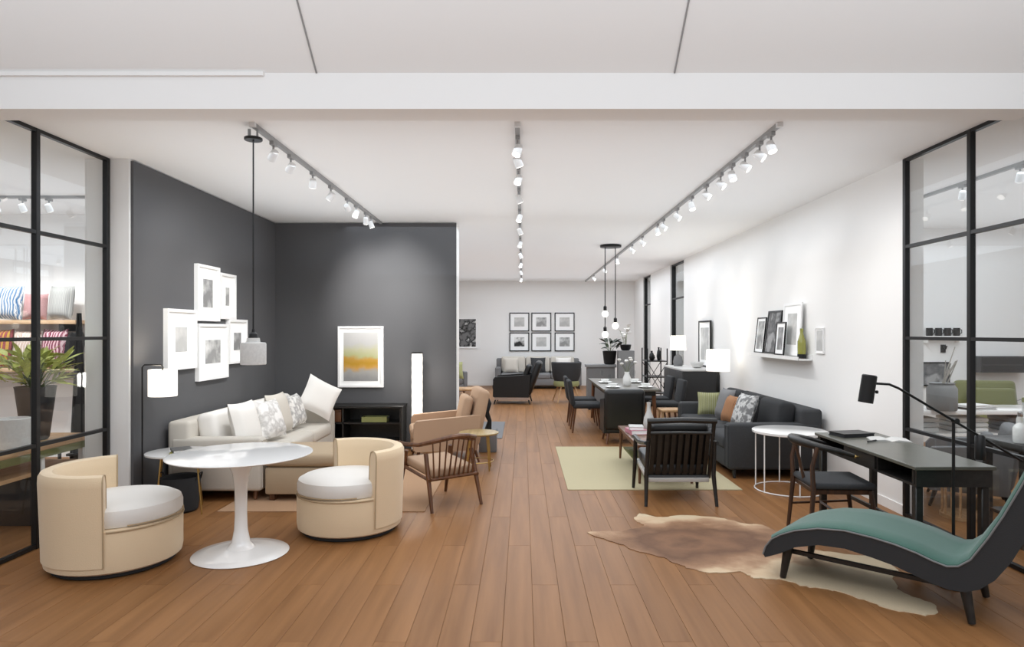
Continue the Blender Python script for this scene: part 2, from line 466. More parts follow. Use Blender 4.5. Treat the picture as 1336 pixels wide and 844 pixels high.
# the side rooms' own tracks
t = thing('light_track', 'grey ceiling track in the glazed room behind the desk', 'track', (4.55, 6.6, 0))
part('rail', MB().box(-.02, .02, -2.4, 2.4, H-.03, H), track_grey, t)
for i, y in enumerate((5.3, 6.1, 6.9, 7.8, 8.6)):
    spot_head('track_spotlight', ORD[i]+' white spotlight from the entrance, seen through the glass behind the desk', (4.55, y, ZT), (5.2, y+1.4, .8), 'spotlights behind the desk glass')
t = thing('light_track', 'grey ceiling track in the glazed room with the pillow shelves', 'track', (-6.0, 7.6, 0))
part('rail', MB().box(-1.8, 1.8, -.02, .02, H-.03, H), track_grey, t)
for i, x in enumerate((-5.4, -5.7, -6.0, -6.3, -6.6, -6.9)):
    spot_head('track_spotlight', ORD[i]+' white spotlight from the white pier, above the pillow shelves', (x, 7.6, ZT), (x, 8.8, 1.3), 'spotlights above the pillow shelves')

# ------------------------------------------------------------------ seating built once and reused
def arc_pts(r, a0, a1, z, n=10, c=(0, 0)):
    return [(c[0]+r*math.cos(a0+(a1-a0)*i/n), c[1]+r*math.sin(a0+(a1-a0)*i/n), z) for i in range(n+1)]

def sofa(name, label, cat, loc, rot, L, D, arm_h, arm_w, back_h, back_t, seat_h, n, fab, leg_mat, cush=None, front_z=0.0):
    """faces local +x, back along x = 0, length along y"""
    t = thing(name, label, cat, loc, rot)
    part('base', MB().box(.02, D-.01, -L/2+.02, L/2-.02, .10, seat_h-.15, bev=.02), fab, t)
    for s in (-1, 1):
        y = s*(L/2-arm_w/2)
        a = part('arm', MB().box(.04, D, y-arm_w/2, y+arm_w/2, .10, arm_h, bev=.035, seg=3), fab, t)
        e = [(D+.002, y-arm_w/2+.03, .13), (D+.002, y-arm_w/2+.03, arm_h-.03), (D+.002, y+arm_w/2-.03, arm_h-.03), (D+.002, y+arm_w/2-.03, .13)]
        part('piping', MB().tube(e, .006, 6), fab, a)
    part('back', MB().box(0, back_t, -L/2+.01, L/2-.01, .10, back_h-.06, bev=.04, seg=3), fab, t)
    w = (L-2*arm_w)/n
    for i in range(n):
        y0 = -L/2+arm_w+i*w
        part('seat_cushion', MB().box(back_t-.02, D+.01, y0+.006, y0+w-.006, seat_h-.16, seat_h, bev=.045, seg=3), fab, t)
        part('back_cushion', MB(T(back_t+.10, y0+w/2, (seat_h+back_h)/2-.01) @ RY(R(-9))).box(-.10, .10, -w/2+.008, w/2-.008, -(back_h-seat_h)/2, (back_h-seat_h)/2+.01, bev=.06, seg=3), cush or fab, t)
    for x in (.08, D-.08):
        for s in (-1, 1):
            part('leg', MB().tube([(x, s*(L/2-.08), .105), (x, s*(L/2-.06), front_z if x > .1 else 0)], [.025, .016], 8), leg_mat, t)
    return t

def throw_pillow(label, m, loc, w, h, rot, lean=12, th=.16, group=None, pip=None):
    p = single('throw_pillow', MB(RX(R(-lean))).pillow(w, h, th), m, label, 'pillow', loc, rot, group)
    return p

# ---- barrel chairs
def barrel_chair(label, loc, rot, r):
    t = thing('barrel_chair', label, 'chair', loc, rot, 'cream barrel chairs at the tulip table')
    part('plinth', MB().lathe([(r*.86, 0), (r*.9, .01), (r*.9, .04), (r*.86, .045)], 36), dark_fabric, t, 'dark swivel base')
    part('seat_base', MB().lathe([(r*.93, .035), (r*.985, .05), (r, .09), (r, .30), (r*.985, .325), (r*.9, .33)], 40), cream, t)
    k = r*.99
    part('seat_cushion', MB(T(.035, 0, 0)).lathe([(0, .325), (k*.84, .325), (k*.90, .335), (k*.925, .36), (k*.925, .415), (k*.90, .445), (k*.80, .468), (k*.45, .478), (0, .48)], 40), off_white, t)
    th = .115
    prof = [(r+.006, .09), (r+.012, .30), (r+.024, .62), (r+.022, .665), (r+.008, .69), (r-.025, .702), (r-.06, .69), (r-.075, .66), (r-.085, .62), (r-.095, .33), (r-.03, .09)]
    sh = part('back_shell', MB().arc(prof, R(94), R(266), 36), cream, t)
    for a in (94, 266):
        pts = [(rr*math.cos(R(a)), rr*math.sin(R(a)), z) for rr, z in prof[:-1]]
        part('piping', MB().tube(pts, .005, 6), cream_seam, sh)
    part('piping', MB(T(.035, 0, 0)).tube(arc_pts(k*.928, R(-80), R(80), .345, 20), .005, 6), cream_seam, t)
    part('piping', MB().tube(arc_pts(r+.002, R(-92), R(92), .322, 24), .006, 6), cream_seam, t)
    return t
barrel_chair('cream upholstered barrel chair, back to the glass of the pillow shelf room', (-2.93, 4.80, 0), R(26), .435)
barrel_chair('cream upholstered barrel chair, between the tulip table and the spindle back chair', (-1.45, 5.60, 0), R(217), .425)

# ---- tulip table
t = thing('tulip_table', 'round white pedestal table between the two barrel chairs', 'table', (-2.10, 4.97, 0))
part('tabletop', MB().lathe([(0, .722), (.42, .722), (.50, .733), (.512, .739), (.512, .743), (.50, .746), (0, .746)], 56), white_lacquer, t)
part('pedestal', MB().lathe([(.16, .028), (.10, .045), (.065, .09), (.048, .18), (.043, .30), (.045, .48), (.06, .60), (.10, .69), (.17, .724)], 32), white_lacquer, t)
part('foot', MB().lathe([(.335, 0), (.342, .006), (.335, .012), (.25, .024), (.16, .032), (.10, .045)], 48), white_lacquer, t)

# ---- pendant
t = thing('pendant_lamp', 'pale concrete pendant lamp on a long black cord over the tulip table', 'lamp', (-2.02, 5.0, 0))
part('mount', MB().tube([(-.03, 0, H-.03), (-.03, 0, 3.10)], .012, 8).tube([(.03, 0, H-.03), (.03, 0, 3.10)], .008, 8), track_grey, t)
part('canopy', MB(T(0, 0, 3.085)).lathe([(.062, 0), (.066, .004), (.066, .018), (.06, .022)], 24), black_metal, t)
part('cord', MB().tube([(0, 0, 3.09), (0, 0, 1.66)], .006, 8), black_metal, t)
part('socket_cap', MB(T(0, 0, 1.60)).lathe([(.035, 0), (.03, .035), (.012, .05), (.01, .07)], 16), black_metal, t)
sh = part('shade', MB(T(0, 0, 1.405)).lathe([(.088, 0), (.092, .004), (.092, .155), (.085, .165), (.05, .168), (.045, .20), (.0, .20), (0, .19), (.035, .15), (.078, .14), (.08, .0)], 32), concrete, t)

# ---- cream sofa
sofa('cream_sofa', 'long cream sofa under the white picture frames on the dark grey wall', 'sofa', (-3.46, 7.74, 0), 0, 2.54, .92, .62, .16, .84, .22, .45, 3, pale_grey_fabric, walnut, off_white, .0125)
for lab, m, loc, w, rot, lean in (
    ('plain off-white pillow at the lamp end of the cream sofa', off_white, (-2.87, 6.90, .695), .48, R(84), 14),
    ('white pillow with grey marbled print on the cream sofa', patterned('marbled', [(222, 220, 217), (186, 183, 180), (232, 230, 227)], 9, 'noise'), (-2.80, 7.37, .685), .44, R(76), 20),
    ('pale grey pillow in the middle of the cream sofa', pale_grey_fabric, (-2.85, 7.80, .70), .48, R(86), 15),
    ('grey streaked pillow leaning on the pointed one, cream sofa', patterned('streaked', [(196, 194, 191), (160, 158, 156), (220, 218, 214)], 12, 'noise'), (-2.82, 8.25, .685), .40, R(86), 18)):
    throw_pillow(lab, m, loc, w, w, rot, lean, group='pillows on the cream sofa')
p = single('throw_pillow', MB(RX(R(-16)) @ RY(R(30))).pillow(.47, .47, .14), off_white, 'off-white pillow with one corner pointing up at the far end of the cream sofa', 'pillow', (-2.64, 8.67, .80), R(40), 'pillows on the cream sofa')

# ---- ottoman
t = thing('ottoman', 'square upholstered ottoman in front of the cream sofa arm', 'ottoman', (-2.165, 6.83, 0))
part('body', MB().box(-.34, .34, -.36, .36, .07, .33, bev=.02), linen, t)
part('cushion', MB().box(-.35, .35, -.37, .37, .335, .47, bev=.05, seg=3), linen, t)
for x in (-.28, .28):
    for y in (-.30, .30): part('leg', MB().box(x-.025, x+.025, y-.025, y+.025, .0085, .075), walnut, t)

# ---- rug below
single('tan_rug', MB().box(-2.8, -.90, 6.11, 8.15, 0, .008), mat('tan_rug_wool', (178, 143, 112), .95, bump=.5, scale=200, vary=.06),
       'flat tan wool rug under the cream sofa and spindle back chair', 'rug')

# ---- side table, books, arm lamp
t = thing('side_table', 'small round white side table with slim brass legs beside the cream sofa', 'table', (-3.15, 6.12, 0))
part('tabletop', MB().lathe([(0, .53), (.27, .53), (.285, .538), (.285, .552), (.27, .556), (0, .556)], 40), white_lacquer, t)
for a in (-20, 70, 160, 250):
    part('leg', MB().tube([(.20*math.cos(R(a)), .20*math.sin(R(a)), .53), (.265*math.cos(R(a)), .265*math.sin(R(a)), 0)], .007, 8), brass, t)
t = thing('storage_basket', 'dark grey round basket tucked under the white side table', 'basket', (-3.16, 6.16, 0))
part('body', MB().lathe([(.13, 0), (.15, .02), (.17, .30), (.165, .32), (.15, .31), (.12, .03), (0, .03)], 28), dark_fabric, t)
for s in (0, PI): part('handle', MB(RZ(s)).tube([(.16, -.05, .29), (.185, -.03, .35), (.185, .03, .35), (.16, .05, .29)], .007, 6), black_metal, t)
bk = [('olive hardcover book on the white side table, bottom of its stack', (146, 142, 70), .17, .22, .556, 20),
      ('dark grey book on top of the olive one, white side table', (92, 92, 92), .16, .21, .578, 35)]
def book(label, col, w, d, loc, rot, group, th=.02):
    t = thing('book', label, 'book', loc, rot, group)
    part('cover', MB().box(-w/2, w/2, -d/2, d/2, 0, .003).box(-w/2, w/2, -d/2, d/2, th-.003, th).box(-w/2, -w/2+.003, -d/2, d/2, .003, th-.003), mat('cover_%d_%d_%d' % col, col, .5), t)
    part('pages', MB().box(-w/2+.003, w/2-.006, -d/2+.006, d/2-.006, .003, th-.003), mat_board, t)
    return t
for lab, c, w, d, z, a in bk: book(lab, c, w, d, (-3.08, 6.02, z), R(a), 'books on the white side table', .021)
t = thing('arm_lamp', 'slim black arm floor lamp with lit white drum shade beside the cream sofa', 'lamp', (-3.44, 6.03, 0))
part('base', MB().lathe([(.055, 0), (.055, .015), (.012, .02)], 24), black_metal, t)
part('pole', MB().tube([(0, 0, .015), (0, 0, 1.33), (.02, 0, 1.352), (.17, 0, 1.352), (.185, 0, 1.335), (.185, 0, 1.30)], .007, 8), black_metal, t)
part('shade', MB(T(.185, 0, 1.07)).lathe([(.118, 0), (.12, .003), (.12, .237), (.118, .24), (.115, .237), (.115, .003)], 32), lamp_white, t)
part('finial', MB(T(.185, 0, 1.30)).lathe([(0, 0), (.012, .006), (0, .03)], 10), black_metal, t)
l = bpy.data.lights.new('arm_lamp_bulb', 'POINT'); l.energy = 9; l.shadow_soft_size = .05; l.color = (1, .95, .88)
lo = bpy.data.objects.new('arm_lamp_bulb', l); C.objects.link(lo); lo.parent = t; lo.location = (.185, 0, 1.19)

# ---- picture frames on the grey wall (x = -3.5), a frame, its mat and a soft print
def picture(name, label, loc, rot, w, h, fr_m, print_m, fw=.02, mw=.12, depth=.03, group=None, cat='picture', lean=0):
    """hangs in the local xz plane, faces local -y, its back at y = 0; loc is the centre"""
    t = thing(name, label, cat, loc, 0, group)
    t.rotation_euler = (R(lean), 0, rot)
    part('frame', MB().box(-w/2, w/2, -depth, 0, h/2-fw, h/2).box(-w/2, w/2, -depth, 0, -h/2, -h/2+fw).box(-w/2, -w/2+fw, -depth, 0, -h/2+fw, h/2-fw).box(w/2-fw, w/2, -depth, 0, -h/2+fw, h/2-fw), fr_m, t, smooth=False)
    m = part('mat', MB().box(-w/2+fw, w/2-fw, -depth*.55, -.004, -h/2+fw, h/2-fw), mat_board, t, smooth=False)
    if print_m:
        part('print', MB().box(-w/2+fw+mw, w/2-fw-mw, -depth*.62, -depth*.5, -h/2+fw+mw, h/2-fw-mw), print_m, t, smooth=False)
    return t
soft1 = patterned('soft_print_one', [(232, 232, 230), (196, 196, 194), (150, 150, 149)], 5, 'noise', .9)
soft2 = patterned('soft_print_two', [(222, 222, 220), (205, 204, 201), (186, 186, 184)], 4, 'noise', .9)
soft3 = patterned('soft_print_three', [(205, 205, 203), (165, 165, 165), (130, 130, 130)], 6, 'noise', .9)
for y0, y1, z0, z1, pm, mw, lab in ((7.10, 7.62, 1.77, 2.38, soft3, .12, 'tall white frame, highest of the cluster, with a grey print'),
                                    (7.64, 8.05, 1.80, 2.33, soft1, .13, 'white frame touching the highest one, narrow grey print'),
                                    (6.49, 7.08, 1.27, 1.88, soft2, .15, 'large white frame above the arm lamp shade, pale print'),
                                    (7.12, 7.84, 1.12, 1.74, soft1, .15, 'lowest and widest white frame of the cluster, square pale print'),
                                    (7.86, 8.38, 1.27, 1.80, soft3, .13, 'white frame partly behind the concrete pendant shade')):
    picture('framed_picture', lab+', on the dark grey wall', (-3.5, (y0+y1)/2, (z0+z1)/2), R(90), y1-y0, z1-z0, white_frame, pm, .03, mw, .045, 'white frames on the grey wall')

# ---- yellow painting on the accent wall
t = thing('painting', 'white framed landscape print with a yellow field on the grey accent wall', 'picture', (-2.285, 9.43, 1.30))
w, h, fw, dp = .64, .86, .028, .04
part('frame', MB().box(-w/2, w/2, -dp, 0, h/2-fw, h/2).box(-w/2, w/2, -dp, 0, -h/2, -h/2+fw).box(-w/2, -w/2+fw, -dp, 0, -h/2+fw, h/2-fw).box(w/2-fw, w/2, -dp, 0, -h/2+fw, h/2-fw), white_frame, t, smooth=False)
part('mat', MB().box(-w/2+fw, w/2-fw, -.02, -.003, -h/2+fw, h/2-fw), mat_board, t, smooth=False)
def land(name):
    m = bpy.data.materials.new(name); m.use_nodes = True; nt = m.node_tree; b = nt.nodes['Principled BSDF']; b.inputs['Roughness'].default_value = .8
    tc = nt.nodes.new('ShaderNodeTexCoord'); sp = nt.nodes.new('ShaderNodeSeparateXYZ'); nz = nt.nodes.new('ShaderNodeTexNoise'); nz.inputs['Scale'].default_value = 7
    ad = nt.nodes.new('ShaderNodeMath'); ad.operation = 'MULTIPLY_ADD'; ad.inputs[1].default_value = .14
    mr = nt.nodes.new('ShaderNodeMapRange'); mr.inputs['From Min'].default_value = -.25; mr.inputs['From Max'].default_value = .42
    r = nt.nodes.new('ShaderNodeValToRGB')
    st = [(0, (140, 140, 139)), (.16, (158, 156, 152)), (.24, (190, 146, 72)), (.34, (176, 134, 30)), (.43, (184, 142, 62)), (.50, (172, 172, 126)), (.62, (180, 178, 148)), (.75, (180, 179, 177)), (1, (188, 187, 185))]
    while len(r.color_ramp.elements) < len(st): r.color_ramp.elements.new(.5)
    for e, (p_, c_) in zip(r.color_ramp.elements, st): e.position = p_; e.color = lin(*c_)
    nt.links.new(tc.outputs['Object'], sp.inputs[0]); nt.links.new(tc.outputs['Object'], nz.inputs['Vector'])
    nt.links.new(nz.outputs['Fac'], ad.inputs[0]); nt.links.new(sp.outputs['Z'], ad.inputs[2])
    nt.links.new(ad.outputs[0], mr.inputs['Value']); nt.links.new(mr.outputs[0], r.inputs['Fac']); nt.links.new(r.outputs['Color'], b.inputs['Base Color'])
    return m
part('print', MB().box(-w/2+fw+.05, w/2-fw-.05, -.024, -.019, -h/2+fw+.06, h/2-fw-.06), land('landscape_print'), t, smooth=False)

# ---- media console with its contents
t = thing('media_console', 'low black open console against the grey accent wall', 'console', (-2.15, 9.225, 0))
part('top', MB().box(-.52, .52, -.2, .2, .615, .645, bev=.004, seg=1), black_wood, t)
part('bottom', MB().box(-.50, .50, -.19, .19, .14, .17), black_wood, t)
part('shelf', MB().box(-.48, .48, -.18, .18, .40, .42), black_wood, t)
for x in (-.51, .49): part('side_panel', MB().box(x-.01, x+.02, -.19, .19, .14, .615), black_wood, t)
part('back_panel', MB().box(-.5, .5, .17, .19, .17, .615), black_wood, t)
part('divider', MB().box(-.30, -.28, -.18, .17, .17, .615), black_wood, t)
for x in (-.46, .46):
    for y in (-.15, .15): part('leg', MB().tube([(x, y, .145), (x*1.03, y*1.1, 0)], [.02, .013], 8), black_wood, t)
t = thing('wooden_box', 'reddish brown wooden box standing in the black console', 'box', (-2.54, 9.15, .423))
part('body', MB().box(-.07, .07, -.08, .08, 0, .14, bev=.006), walnut, t)
part('lid', MB().box(-.074, .074, -.084, .084, .142, .17, bev=.006), walnut, t)
t = thing('serving_tray', 'olive green tray with two handles on the black console shelf', 'tray', (-2.02, 9.15, .423))
part('tray_body', MB().box(-.17, .17, -.09, .09, 0, .012).box(-.17, .17, -.09, -.08, .012, .07).box(-.17, .17, .08, .09, .012, .07).box(-.17, -.16, -.08, .08, .012, .07).box(.16, .17, -.08, .08, .012, .07), mat('olive_lacquer', (140, 142, 88), .4), t)
for s in (-1, 1): part('handle', MB().tube([(s*.17, -.04, .05), (s*.20, -.03, .075), (s*.20, .03, .075), (s*.17, .04, .05)], .006, 6), black_metal, t)

# ---- paper lantern floor lamp
t = thing('lantern_lamp', 'tall lit white paper column lamp in front of the grey accent wall', 'lamp', (-1.46, 9.22, 0))
part('base', MB().lathe([(.085, 0), (.085, .025), (.075, .03)], 24), black_wood, t)
part('shade', MB().lathe([(.072, .035)]+[(.075+(.002 if i % 2 else -.001), .05+i*.065) for i in range(20)]+[(.072, 1.355)], 24), lamp_white, t)
part('top_ring', MB().lathe([(.076, 1.352), (.079, 1.355), (.079, 1.368), (.06, 1.37), (.06, 1.352)], 24), black_metal, t)
l = bpy.data.lights.new('lantern_bulb', 'POINT'); l.energy = 14; l.shadow_soft_size = .1; l.color = (1, .96, .9)
lo = bpy.data.objects.new('lantern_bulb', l); C.objects.link(lo); lo.parent = t; lo.location = (.0, -.16, 1.0)

# ---- beige lounge armchair facing the sofa
def armchair(name, label, loc, rot, fab, leg_m, w=.80, d=.84, arm_h=.53, back_h=.93, seat_h=.40, rake=12, sw=1.0):
    """faces local +x"""
    t = thing(name, label, 'armchair', loc, rot)
    part('seat_base', MB().box(-d/2+.06, d/2-.02, -w/2+.05, w/2-.05, .16, seat_h-.12, bev=.02), fab, t)
    part('seat_cushion', MB().box(-d/2+.14, d/2, -w/2+.12, w/2-.12, seat_h-.13, seat_h+.02, bev=.05, seg=3), fab, t)
    part('backrest', MB(T(-d/2+.12, 0, .2) @ RY(R(-rake))).box(-.075, .075, -w/2*sw+.04, w/2*sw-.04, 0, back_h-.2, bev=.06, seg=3), fab, t)
    part('back_cushion', MB(T(-d/2+.24, 0, seat_h) @ RY(R(-rake))).box(-.06, .06, -w/2+.13, w/2-.13, 0.01, back_h-.1-seat_h, bev=.05, seg=3), fab, t)
    for s in (-1, 1):
        y = s*(w/2-.06)
        part('arm', MB().prism([(-d/2+.08, .16), (d/2-.05, .16), (d/2-.03, .2), (d/2-.03, arm_h-.05), (d/2-.07, arm_h), (-d/2+.03, arm_h+.06)], y-.05, y+.05), fab, t)
    for x in (-1, 1):
        for s in (-1, 1):
            part('leg', MB().tube([(x*(d/2-.10), s*(w/2-.08), .165), (x*(d/2-.05), s*(w/2-.05), 0)], [.022, .013], 8), leg_m, t)
    return t
armchair('lounge_armchair', 'beige armchair with a raised back, behind the spindle back chair', (-1.02, 8.72, 0), R(192), tan_fabric, walnut, .82, .90, .54, .93, .42)

# ---- spindle back lounge chair
a = math.atan2(.79, -.61)
t = thing('spindle_chair', 'walnut spindle back lounge chair seen from behind beside a barrel chair', 'chair', (-.80, 6.47, .0), a)
hw, hd = .27, .31
def leg(p0, p1, r0=.022, r1=.015): return MB().tube([p0, [(p0[i]+p1[i])/2 for i in range(3)], p1], [r0, r0, r1], 8)
for s in (-1, 1):
    part('leg', leg((-.16, s*(hw-.02), .52), (-hd, s*hw, 0)), walnut, t)
    part('leg', leg((.22, s*(hw-.02), .50), (hd+.04, s*hw, .0125 if s > 0 else 0)), walnut, t)
    part('side_rail', MB().tube([(-.26, s*(hw-.01), .285), (.26, s*(hw-.015), .34)], .016, 8), walnut, t)
rail = [(.30, -.31, .575), (.10, -.315, .58), (-.12, -.30, .60), (-.27, -.22, .645), (-.335, -.10, .675), (-.35, 0, .682), (-.335, .10, .675), (-.27, .22, .645), (-.12, .30, .60), (.10, .315, .58), (.30, .31, .575)]
part('back_rail', MB().tube(rail, [.018, .02, .02, .022, .024, .026, .024, .022, .02, .02, .018], 8), walnut, t)
part('rear_rail', MB().tube([(-.25, -hw+.02, .29), (-.25, hw-.02, .29)], .016, 8), walnut, t)
part('front_rail', MB().tube([(.26, -hw+.02, .345), (.26, hw-.02, .345)], .016, 8), walnut, t)
for i in range(9):
    f = -1+2*i/8
    x_top = -.35+.085*f*f; 
    part('spindle', MB().tube([(-.245, f*.21, .29), (x_top+.005, f*.235, .672-.03*f*f)], [.010, .007], 6), walnut, t)
part('seat_cushion', MB(T(0.01, 0, .352) @ RY(R(-6))).box(-.25, .27, -.235, .235, -.035, .055, bev=.03, seg=3), tan_fabric, t)

# ---- round accent table past the armchair
t = thing('accent_table', 'small round wooden accent table beside the aisle, past the spindle back chair', 'table', (-.53, 8.04, 0))
part('tabletop', MB().lathe([(0, .42), (.225, .42), (.24, .43), (.24, .442), (.23, .446), (0, .446)], 36), wood('olive_oak', (150, 128, 84), (178, 154, 106), .4, 8, 1), t)
for k in range(4):
    a = R(45+90*k)
    part('leg', MB().tube([(.15*math.cos(a), .15*math.sin(a), .42), (.19*math.cos(a), .19*math.sin(a), 0)], [.014, .009], 8), brass, t)
part('lower_ring', MB().tube(arc_pts(.178, 0, 2*PI, .10, 20), .006, 6), brass, t)
t = thing('table_sculpture', 'dark abstract sculpture on the floor behind the accent table', 'sculpture', (-.48, 9.25, 0))
part('plinth', MB().box(-.12, .12, -.12, .12, 0, .30, bev=.01), mid_grey_fabric, t)
part('figure', MB(T(0, 0, .30)).tube([(0, 0, 0), (.02, 0, .12), (-.03, 0, .24), (.02, 0, .36), (0, 0, .44)], [.05, .03, .045, .03, .012], 10), black_metal, t)
single('grey_rug', MB().box(-2.6, -.32, 10.3, 12.2, 0, .010), mat('grey_rug_wool', (120, 120, 122), .95, bump=.5, scale=200, vary=.08), 'flat grey rug behind the accent wall, edge of the aisle', 'rug')

# ---- far left: behind the accent wall
t = sofa('grey_sofa', 'small pale grey sofa beyond the end of the accent wall', 'sofa', (-2.7, 17.6, 0), R(-55), 1.9, .85, .62, .14, .86, .2, .44, 2, mid_grey_fabric, walnut, pale_grey_fabric)
throw_pillow('olive pillow on the small grey sofa beyond the accent wall', mat('olive_fabric', (158, 160, 112), .9), (-1.75, 17.15, .66), .45, .45, R(20), 14)
throw_pillow('black and white striped pillow on the small grey sofa', patterned('mono_stripe', [(40, 40, 41), (225, 225, 223)], 9, 'stripe'), (-2.05, 17.45, .66), .45, .45, R(30), 14)
t = thing('coffee_table', 'low oak coffee table beyond the end of the accent wall', 'table', (-1.35, 14.9, 0))
part('tabletop', MB().box(-.42, .42, -.3, .3, .36, .40, bev=.01), oak, t)
for x in (-.36, .36):
    for y in (-.24, .24): part('leg', MB().tube([(x, y, .36), (x*1.08, y*1.1, 0)], [.022, .014], 8), oak, t)
picture('framed_picture', 'black and white abstract print on the back wall beside the accent wall', (-1.72, YB, 1.62), 0, .66, .95, white_frame, patterned('mono_abstract', [(235, 235, 233), (20, 20, 20), (120, 120, 120)], 5, 'noise'), .02, .03, .03)

# ---- back wall gallery, six black frames
k = 0
prints = [soft2, soft1, soft2, patterned('dark_bird', [(240, 240, 238), (225, 225, 223), (50, 50, 50)], 3.2, 'noise'), soft2, soft1]
names = ['top row, column nearer the accent wall', 'top row, middle column', 'top row, column nearer the dining area', 'bottom row, column nearer the accent wall', 'bottom row, middle column', 'bottom row, column nearer the dining area']
for j, z in enumerate((1.955, 1.345)):
    for i, x in enumerate((-.105, .57, 1.285)):
        picture('framed_picture', 'black framed print on the back wall, '+names[k], (x, YB, z), 0, .61, .575, black_metal, prints[k], .028, .12, .03, 'six black frames on the back wall')
        k += 1
t = sofa('grey_sofa', 'long pale grey sofa below the six black frames on the back wall', 'sofa', (.45, 20.2, 0), R(-90), 2.5, .95, .62, .16, .92, .22, .45, 3, mid_grey_fabric, black_wood, pale_grey_fabric)
for x, m, lab in ((-.35, pale_grey_fabric, 'pale pillow near the accent wall end of the long back sofa'), (.45, charcoal_fabric, 'charcoal pillow in the middle of the long back sofa'), (1.2, off_white, 'white pillow near the dining end of the long back sofa')):
    throw_pillow(lab, m, (x, 19.62, .68), .45, .45, 0, 16, group='pillows on the long back sofa')

# ---- black recliner
t = armchair('recliner', 'black leather armchair with a high raked back beside the middle aisle', (-.22, 15.55, 0), R(176), black_leather, black_wood, .84, .92, .62, 1.02, .44, rake=20)
for s in (-1, 1): part('base_rail', MB().box(-.40, .40, s*.36-.02, s*.36+.02, .10, .16), chrome, t)

# ---- tub chair
t = thing('tub_chair', 'black tub chair with olive seat and wooden legs near the back sofa', 'chair', (1.03, 15.75, 0), R(100))
part('shell', MB().arc([(.27, .46), (.33, .62), (.36, .93), (.33, .95), (.30, .90), (.27, .62), (.22, .46)], R(70), R(290), 24), charcoal_fabric, t)
part('seat', MB().lathe([(.22, .36), (.29, .38), (.31, .44), (.29, .50), (0, .52)], 28), mat('olive_fabric', (158, 160, 112), .9), t)
for x in (-1, 1):
    for y in (-1, 1): part('leg', MB().tube([(x*.16, y*.16, .38), (x*.27, y*.27, 0)], [.022, .013], 8), oak, t)

# ------------------------------------------------------------------ the charcoal seating group
single('cream_rug', MB().box(.47, 2.29, 6.95, 9.55, 0, .008), mat('cream_rug_wool', (184, 174, 142), .95, bump=.5, scale=220, vary=.05),
       'pale cream rug under the black slatted chair and charcoal sofa', 'rug')
sofa('charcoal_sofa', 'charcoal three seat sofa against the white wall below the picture ledge', 'sofa', (3.37, 8.70, 0), PI, 2.46, 1.06, .62, .17, .84, .24, .46, 3, charcoal_fabric, black_wood, dark_fabric)
for lab, m, loc, w, rot, lean in (
    ('small olive striped pillow at the far arm of the charcoal sofa', patterned('olive_stripe', [(150, 150, 98), (98, 100, 74), (172, 172, 138)], 12, 'stripe'), (2.66, 9.50, .632), .33, R(-12), 14),
    ('plain mid grey pillow on the charcoal sofa, beside the rust one', mid_grey_fabric, (2.74, 9.02, .68), .42, R(-84), 16),
    ('rust and cream crosshatched pillow on the charcoal sofa', patterned('rust_cross', [(150, 92, 50), (205, 170, 130), (110, 66, 38)], 10, 'wave'), (2.70, 8.60, .655), .36, R(-78), 20),
    ('pale grey flecked pillow on the charcoal sofa', patterned('flecked', [(176, 176, 175), (206, 206, 204), (120, 120, 120)], 16, 'noise'), (2.72, 8.18, .68), .44, R(-80), 20)):
    throw_pillow(lab, m, loc, w, w, rot, lean, .14, 'pillows on the charcoal sofa')

# ---- coffee table with its things
t = thing('coffee_table', 'dark walnut coffee table on the cream rug, behind the black slatted chair', 'table', (1.55, 7.95, .0095))
part('tabletop', MB().box(-.31, .31, -.75, .75, .385, .42, bev=.008), walnut, t)
part('apron', MB().box(-.27, .27, -.70, .70, .33, .385), walnut, t)
for x in (-.27, .27):
    for y in (-.70, .70): part('leg', MB().tube([(x, y, .38), (x*1.05, y*1.03, 0)], [.024, .014], 8), walnut, t)
part('shelf', MB().box(-.25, .25, -.66, .66, .14, .16), mat('olive_shelf', (98, 98, 48), .6), t)
book('pink hardcover book on the walnut coffee table', (196, 132, 150), .20, .27, (1.37, 8.05, .431), R(8), 'books on the coffee table', .05)
book('pale grey book on top of the pink one, walnut coffee table', (186, 186, 184), .17, .23, (1.37, 8.06, .481), R(-6), 'books on the coffee table', .035)
t = thing('bottle_vase', 'tall pale grey ceramic bottle vase on the walnut coffee table', 'vase', (1.56, 8.25, .43))
part('body', MB().lathe([(.045, 0), (.06, .015), (.068, .09), (.06, .16), (.028, .24), (.02, .31), (.026, .35), (.02, .35), (.014, .31)], 24), mat('grey_ceramic', (196, 196, 194), .35), t)

# ---- black slatted lounge chair
t = thing('slatted_chair', 'black slat back lounge chair seen from behind, with pale seat frame', 'chair', (1.50, 6.72, 0), R(90))
W2 = .335
for s in (-1, 1):
    part('leg', MB().tube([(-.42, s*W2, .0), (-.36, s*(W2-.015), .28), (-.42, s*(W2-.02), .62)], [.016, .022, .018], 8), black_wood, t)
    part('leg', MB().tube([(.30, s*W2, .0125), (.26, s*(W2-.01), .30), (.22, s*(W2-.01), .55)], [.016, .022, .02], 8), black_wood, t)
    part('arm', MB().tube([(.33, s*W2, .545), (.15, s*(W2+.01), .575), (-.12, s*(W2+.01), .565), (-.42, s*W2, .60)], [.018, .026, .024, .018], 8), black_wood, t)
    part('back_post', MB().tube([(-.25, s*(W2-.03), .24), (-.34, s*(W2-.03), .50), (-.44, s*(W2-.03), .815)], .020, 8), black_wood, t)
part('top_rail', MB().tube([(-.44, -W2+.01, .81), (-.455, 0, .822), (-.44, W2-.01, .81)], .027, 8), black_wood, t)
part('lower_rail', MB().tube([(-.26, -W2+.03, .25), (-.26, W2-.03, .25)], .02, 8), black_wood, t)
